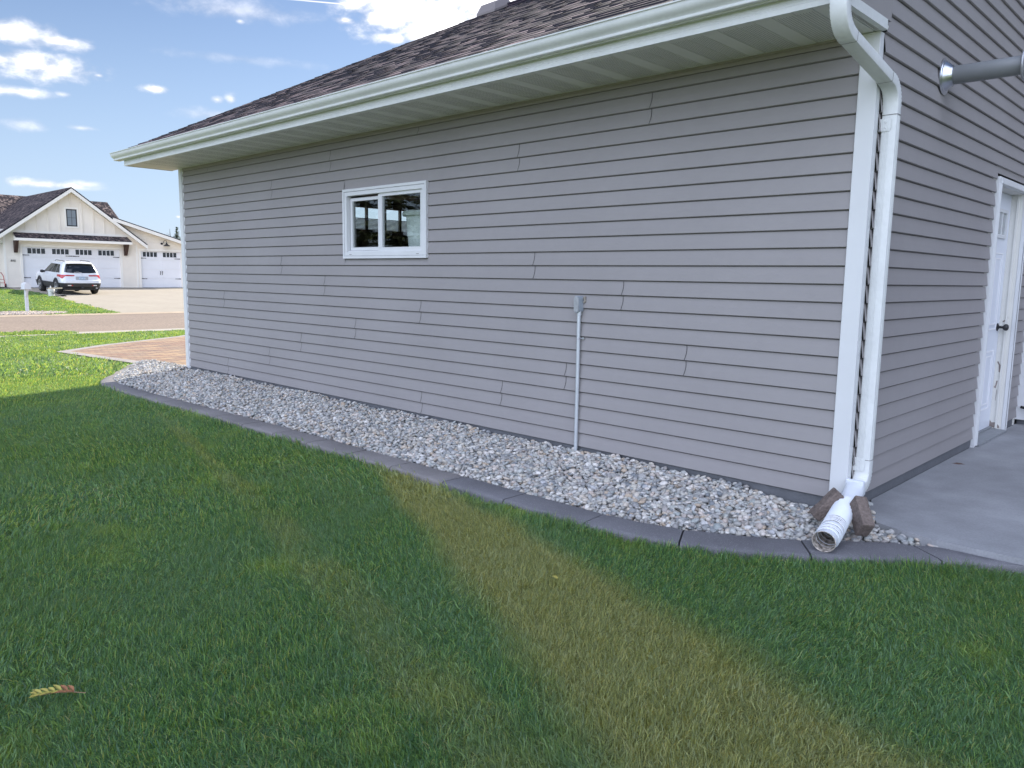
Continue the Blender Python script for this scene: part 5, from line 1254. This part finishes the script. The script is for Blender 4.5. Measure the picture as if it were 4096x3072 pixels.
mb = MB(); 
for s in (1, -1): mb.sweep([[cpt(1.16+(1.60-1.16)*i/5, 4.05+.95*j/6, s, .006) for j in range(7)] for i in range(6)], caps=False, closed=False)
cbuild(mb, 'windscreen', M['dglass'], smooth=40)
# lower black cladding all round
mb = MB(); mb.sweep([cring(z, .012) for z in (.30, .42, .50, .585, .62)], caps=False); cbuild(mb, 'bumper_cladding', M['cplas'], smooth=40)
# tail lights
for s in (1, -1):
    mb = MB(); rings = []
    for i in range(5):
        q = i/4
        ring = []
        for j in range(15):
            t = j/14; u = .55+(2.10-.55)*t; lo = .985 if u < 1.25 else .985-.13*min(1, (u-1.25)/.25); 
            if u > 1.6: lo += .10*(u-1.6)/.5
            hi = 1.065-(.02*(1-t)); ring.append(cpt(lo+(hi-lo)*q, u, s, .010))
        rings.append(ring)
    mb.sweep(rings, caps=False, closed=False); cbuild(mb, 'tail_light', M['red'], smooth=40)
    mb = MB(); mb.sweep([[cpt(z, u, s, .018) for u in (.82, .95, 1.1)] for z in (.475, .525)], caps=False, closed=False); cbuild(mb, 'reverse_light', M['clear'])
    mb = MB(); mb.sweep([[cpt(z, u, s, .018) for u in (.70, .76, .82)] for z in (.475, .525)], caps=False, closed=False); cbuild(mb, 'reflector', M['red'])
    mb = MB(); c_ = cpt(1.16, 2.86, s, .05); mb.lathe(c_+V((0, -.05*s, -.02)), (0, s, 0), [(0, .03), (.06, .055), (.16, .085), (.24, .07), (.26, .01)], 12); cbuild(mb, 'wing_mirror', M['cplas'], smooth=50)
    for u in (2.33, 2.60): mb = MB(); p = cpt(.99, u, s, .012); mb.tube([p, p+V((.16, 0, .005))], .014, 6); cbuild(mb, 'door_handle', M['paint'])
    for u in (2.275, 2.54, 2.80):
        mb = MB(); mb.sweep([[cpt(z, u, s, .002), cpt(z, u+.002, s, .002)] for z in (.62, .75, .9, 1.0, 1.06, 1.13)], caps=False, closed=False); cbuild(mb, 'door_gap', M['cplas'])
# number plate and recess, emblem, wiper, spoiler, exhaust, hitch
mb = MB(); mb.box((.062, -.30, .80), (.098, .30, .97)); cbuild(mb, 'plate_recess', mat('recess_grey', (.38, .39, .42), .5))
def textured_plate():
    mb = MB(); mb.box((.050, -.155, .815), (.061, .155, .955)); p = cbuild(mb, 'number_plate', mat('plate_white', (.55, .66, .74), .4), bevel=.003)
    mb = MB(); mb.box((.0485, -.155, .935), (.0505, .155, .955)); mb.box((.0485, -.155, .815), (.0505, .155, .828)); o = cbuild(mb, 'plate_band', mat('plate_blue', (.05, .15, .32), .4), p); 
    fc = bpy.data.curves.new('t', 'FONT'); fc.body = 'BUT 559'; fc.size = .072; fc.extrude = .002; fc.align_x = 'CENTER'; fc.align_y = 'CENTER'
    t = bpy.data.objects.new('t', fc); link(t); bpy.context.view_layer.update(); tm_ = bpy.data.meshes.new_from_object(t.evaluated_get(bpy.context.evaluated_depsgraph_get())); bpy.data.objects.remove(t)
    q = bpy.data.objects.new('plate_number', tm_); tm_.materials.clear(); tm_.materials.append(mat('plate_ink', (.03, .06, .2), .5)); link(q, p)
    q.matrix_local = Matrix(((0, 0, -1, .048), (-1, 0, 0, 0), (0, 1, 0, .882), (0, 0, 0, 1)))
textured_plate()
mb = MB()   # H-shaped emblem
for y in (-.028, .028): mb.obox((.085, y-.006-.006*(1 if y > 0 else -1)*0, 1.035), (0, .012, 0), (0, .006*(1 if y > 0 else -1), .055), (-.008, 0, 0))
mb.box((.077, -.026, 1.055), (.085, .026, 1.067)); cbuild(mb, 'emblem', M['rim'])
mb = MB(); mb.tube([(.135, -.02, 1.165), (.16, .14, 1.20), (.165, .34, 1.185)], .010, 6); cbuild(mb, 'rear_wiper', M['clear'])
mb = MB(); mb.sweep([[(.36, y, 1.645-.03*(y/.66)**2) for y in np.linspace(-.66, .66, 9)], [(.34, y, 1.665-.03*(y/.66)**2) for y in np.linspace(-.66, .66, 9)], [(.62, y, 1.735-.05*(y/.66)**2) for y in np.linspace(-.66, .66, 9)], [(.62, y, 1.70-.05*(y/.66)**2) for y in np.linspace(-.66, .66, 9)]], caps=False, closed=False); cbuild(mb, 'roof_spoiler', M['paint'], smooth=50)
for s in (-1, 1):
    mb = MB(); mb.tube([(.75, s*.62, 1.735), (.9, s*.625, 1.775), (2.1, s*.625, 1.785), (2.3, s*.62, 1.745)], .018, 6); cbuild(mb, 'roof_rail', M['cplas'])
mb = MB(); mb.tube([(.02, -.70, .36), (.25, -.70, .36)], .038, 10); cbuild(mb, 'exhaust_tip', M['rim'])
mb = MB(); mb.box((.02, -.06, .34), (.3, .06, .42)); cbuild(mb, 'tow_hitch', M['cplas'])
mb = MB(); mb.box((.2, -.8, .24), (4.7, .8, .36)); cbuild(mb, 'underbody', M['rubber'])
def wheel(xc, s):
    mb = MB(); y0_ = .99; r = .375
    # arch lip
    ring_o = [V((xc+.47*math.cos(t), s*1.002, .40+.47*math.sin(t))) for t in [math.pi*k/20-.25+(.5/20)*k for k in range(21)]]
    A = []; 
    for k in range(21):
        t = -.22+(math.pi+.44)*k/20; A.append((math.cos(t), math.sin(t)))
    mb.sweep([[(xc+a*.475, s*.999, .40+b*.475) for a, b in A], [(xc+a*.475, s*1.022, .40+b*.475) for a, b in A], [(xc+a*.415, s*1.022, .40+b*.415) for a, b in A], [(xc+a*.415, s*.92, .40+b*.415) for a, b in A]], caps=False, closed=False); cbuild(mb, 'wheel_arch', M['cplas'], smooth=30)
    mb = MB(); mb.add([(xc+a*.42, s*1.006, .40+b*.42) for a, b in A], [tuple(range(21))]); cbuild(mb, 'arch_void', M['rubber'])
    w = MB(); w.lathe((xc, s*(y0_-.0), r), (0, s, 0), [(-.22, .26), (-.22, r-.02), (-.20, r), (-.03, r), (.0, r-.018), (.028, r-.05), (.030, .265)], 32)
    wo = cbuild(w, 'wheel', M['tyre'], smooth=40)
    w = MB(); w.lathe((xc, s*(y0_), r), (0, s, 0), [(.032, .268), (.036, .250), (.022, .240)], 32)
    for k in range(5):
        for dt in (-.11, .11):
            t = 2*math.pi*k/5+.3+dt; t2 = 2*math.pi*k/5+.3+dt*1.7; d_ = V((math.cos(t), 0, math.sin(t))); d2 = V((math.cos(t2), 0, math.sin(t2))); c_ = V((xc, s*(y0_+.034), r)); pp = V((-math.sin(t), 0, math.cos(t)))*.014
            w.add([c_+d_*.04-pp, c_+d_*.04+pp, c_+d2*.245+pp*1.3, c_+d2*.245-pp*1.3], [(0, 1, 2, 3)])
    w.lathe((xc, s*y0_, r), (0, s, 0), [(.034, .055), (.044, .045), (.046, .001)], 14); w.lathe((xc, s*y0_, r), (0, s, 0), [(.012, .001), (.013, .24)], 24, mi=1)
    o = w.build('rim', [M['rim'], M['rubber']], None, smooth=30); o.parent = wo
for xc in (1.02, 3.86):
    for s in (1, -1): wheel(xc, s)
for s in (1, -1):
    mb = MB(); mb.box((.58, s*.74, .22), (.60, s*.985, .55)); cbuild(mb, 'mud_flap', M['rubber'])

# bucket, plank and brush beside the car
bxx, byy = -42.9, 7.98; bz = nb_z(bxx)+.006
bk = empty('bucket', (bxx, byy, bz), label='white plastic bucket on the edge of the driveway behind the parked car', cat='bucket')
mb = MB(); mb.lathe((bxx, byy, bz), (0, 0, 1), [(0, .001), (0, .135), (.30, .155), (.30, .168), (.36, .172), (.37, .165), (.37, .15), (.05, .125)], 28); mb.build('pail', mat('bucket_plastic', (.66, .66, .62), .5), bk, smooth=40)
mb = MB(); mb.tube([(bxx+.16, byy-.08, bz+.30), (bxx+.20, byy-.02, bz+.20), (bxx+.20, byy+.06, bz+.17), (bxx+.155, byy+.13, bz+.27)], .005, 6); mb.build('handle', M['black'], bk)
mb = MB(); 
for q in range(3): mb.box((bxx+.153, byy-.03+q*.01, bz+.14+q*.045), (bxx+.160, byy+.10, bz+.15+q*.045))
mb.build('print', mat('bucket_ink', (.05, .06, .12), .6), bk)
mb = MB(); mb.obox((bxx-.10, byy-.10, bz+.385), (.12, 0, 0), (0, .62, .02), (0, 0, .055)); o = mb.build('wooden_plank', mat('pale_wood', (.62, .54, .38), .7)); tag(o, 'short pale wooden plank lying across the top of the white bucket', 'plank')
mb = MB(); mb.lathe((bxx-.02, byy-.02, bz+.445), (0, 0, 1), [(0, .001), (0, .035), (.05, .03), (.08, .012), (.11, .012), (.115, .001)], 12); o = mb.build('spray_bottle', M['mail'], None, smooth=40); tag(o, 'small white bottle standing on the plank over the bucket', 'bottle')
dx_, dy_ = bxx+.35, byy+.30
br_ = empty('scrub_brush', (dx_, dy_, bz), label='dark bristle brush lying on the driveway beside the white bucket', cat='brush')
mb = MB(); mb.tube([(dx_+.02, dy_-.30, bz+.03), (dx_, dy_, bz+.05)], .016, 6); mb.build('handle', M['black'], br_)
mb = MB()
for q in range(120):
    p = V((dx_+random.uniform(-.07, .07), dy_+random.uniform(-.02, .22), bz+.04)); mb.tube([p, p+V((random.uniform(-.05, .05), random.uniform(.0, .12), random.uniform(-.03, .07)))], .004, 3)
mb.build('bristles', M['rubber'], br_)

# ================================================================== TREES
nm_ = bpy.data.materials.new('spruce_needles'); nm_.use_nodes = True
def needle_mat():
    nt = nm_.node_tree; N, K = nt.nodes, nt.links; b = N['Principled BSDF']; b.inputs['Roughness'].default_value = .7
    at = N.new('ShaderNodeAttribute'); at.attribute_name = 'shade'; cr_ = N.new('ShaderNodeValToRGB'); K.new(at.outputs['Fac'], cr_.inputs[0]); e = cr_.color_ramp.elements; e[0].color = (.018, .035, .018, 1); e[1].color = (.16, .19, .08, 1); K.new(cr_.outputs[0], b.inputs['Base Color'])
needle_mat()
def spruce(x, y, z, h, wd, label, seed, layers=26, dens=1.0, group=None):
    r_ = random.Random(seed); t = empty('spruce_tree', (x, y, z), label=label, cat='tree')
    if group: t['group'] = group
    mb = MB(); mb.tube([(x, y, z), (x+.05, y, z+h*.5), (x, y, z+h*.99)], [wd*.06, wd*.035, .012], 8); mb.build('trunk', M['bark'], t)
    V_, F_, S_ = [], [], []
    for i in range(layers):
        q = i/(layers-1); zz0 = z+h*(.06+.93*q); rad = wd*.5*(1-q)**.85+.05; nb_ = int((7+10*(1-q))*dens)
        for k in range(max(3, nb_)):
            a = r_.uniform(0, 6.28); zz = zz0+r_.uniform(-.5, .5)*h/layers*1.3; rr = rad*r_.uniform(.55, 1.15); droop = -.28 if q < .7 else .25
            n = max(3, int(rr/.13)); sh = r_.random()
            for s in range(n):
                u = (s+.5)/n; bx_, by_ = x+math.cos(a)*rr*u, y+math.sin(a)*rr*u; bz_ = zz+rr*u*droop+rr*u*u*.25
                for m_ in range(4):
                    aa = a+r_.uniform(-1.1, 1.1); ln = .16+.20*(1-u)*min(1, rr); w_ = .05+.02*r_.random(); d_ = V((math.cos(aa), math.sin(aa), r_.uniform(-.5, .25))); p = V((bx_, by_, bz_)); s_ = d_.cross(V((0, 0, 1))).normalized()*w_
                    o = len(V_); V_ += [tuple(p-s_), tuple(p+s_), tuple(p+d_*ln+V((0, 0, -.03)))]; F_.append((o, o+1, o+2)); S_ += [min(1, max(0, sh*.6+r_.random()*.4))]*3
    off = world_off(t); me = bpy.data.meshes.new('crown'); me.from_pydata([tuple(V(v)-off) for v in V_], [], F_); a = me.attributes.new('shade', 'FLOAT', 'POINT'); a.data.foreach_set('value', S_); me.materials.append(nm_); o = bpy.data.objects.new('crown', me); link(o, t)
    return t
spruce(-75, 28.15, .2, 5.25, 2.2, 'dense dark spruce top rising behind the low right-hand roof of the white house', 3, 22)
sn = empty('bare_tree', (-72, 26.2, .2), label='thin bare treetop poking above the low right-hand roof of the white house', cat='tree')
mb = MB(); mb.tube([(-72, 26.2, .2), (-72, 26.25, 3.5), (-72, 26.2, 5.15)], [.12, .05, .012], 6); mb.build('trunk', M['bark'], sn)
mb = MB()
for k in range(26):
    z = 3.2+1.5*random.random(); a = random.uniform(0, 6.28); l = .25+.5*random.random()*(5.4-z)/2; mb.tube([(-72, 26.22, z), (-72+math.cos(a)*l*.6, 26.22+math.sin(a)*l*.6, z+.2*l), (-72+math.cos(a)*l, 26.22+math.sin(a)*l, z+.65*l)], [.014, .009, .004], 4)
mb.build('branches', M['bark'], sn)
lab = ['tall spruce mirrored in the right pane of the garage window', 'broad spruce mirrored between the two panes of the garage window', 'shorter spruce mirrored in the left pane of the garage window', 'spruce mirrored low at the edge of the garage window', 'tall spruce standing behind the mirrored row of spruces']
for k, (x, y, h, wd) in enumerate(((-19.5, -13.5, 9.0, 5.0), (-23.5, -15, 8.5, 5.5), (-28, -16.5, 7.0, 5.5), (-33, -19, 6.5, 5.5), (-23, -22, 12, 6.0))):
    spruce(x, y, lawn_z(max(x, -20)), h, wd, lab[k], 20+k, 24, 1.1, 'spruces in the yard opposite the garage')
# black hose end by the inside corner
mb = MB(); mb.tube([(XS+.05, 4.03, .105), (XS+.2, 3.98, .085), (XS+.5, 3.9, .04), (XS+.9, 3.85, -.055)], .013, 8); tag(mb.build('hose', M['rubber'], None, smooth=50), 'black hose running from the inside corner post past the side door', 'hose')
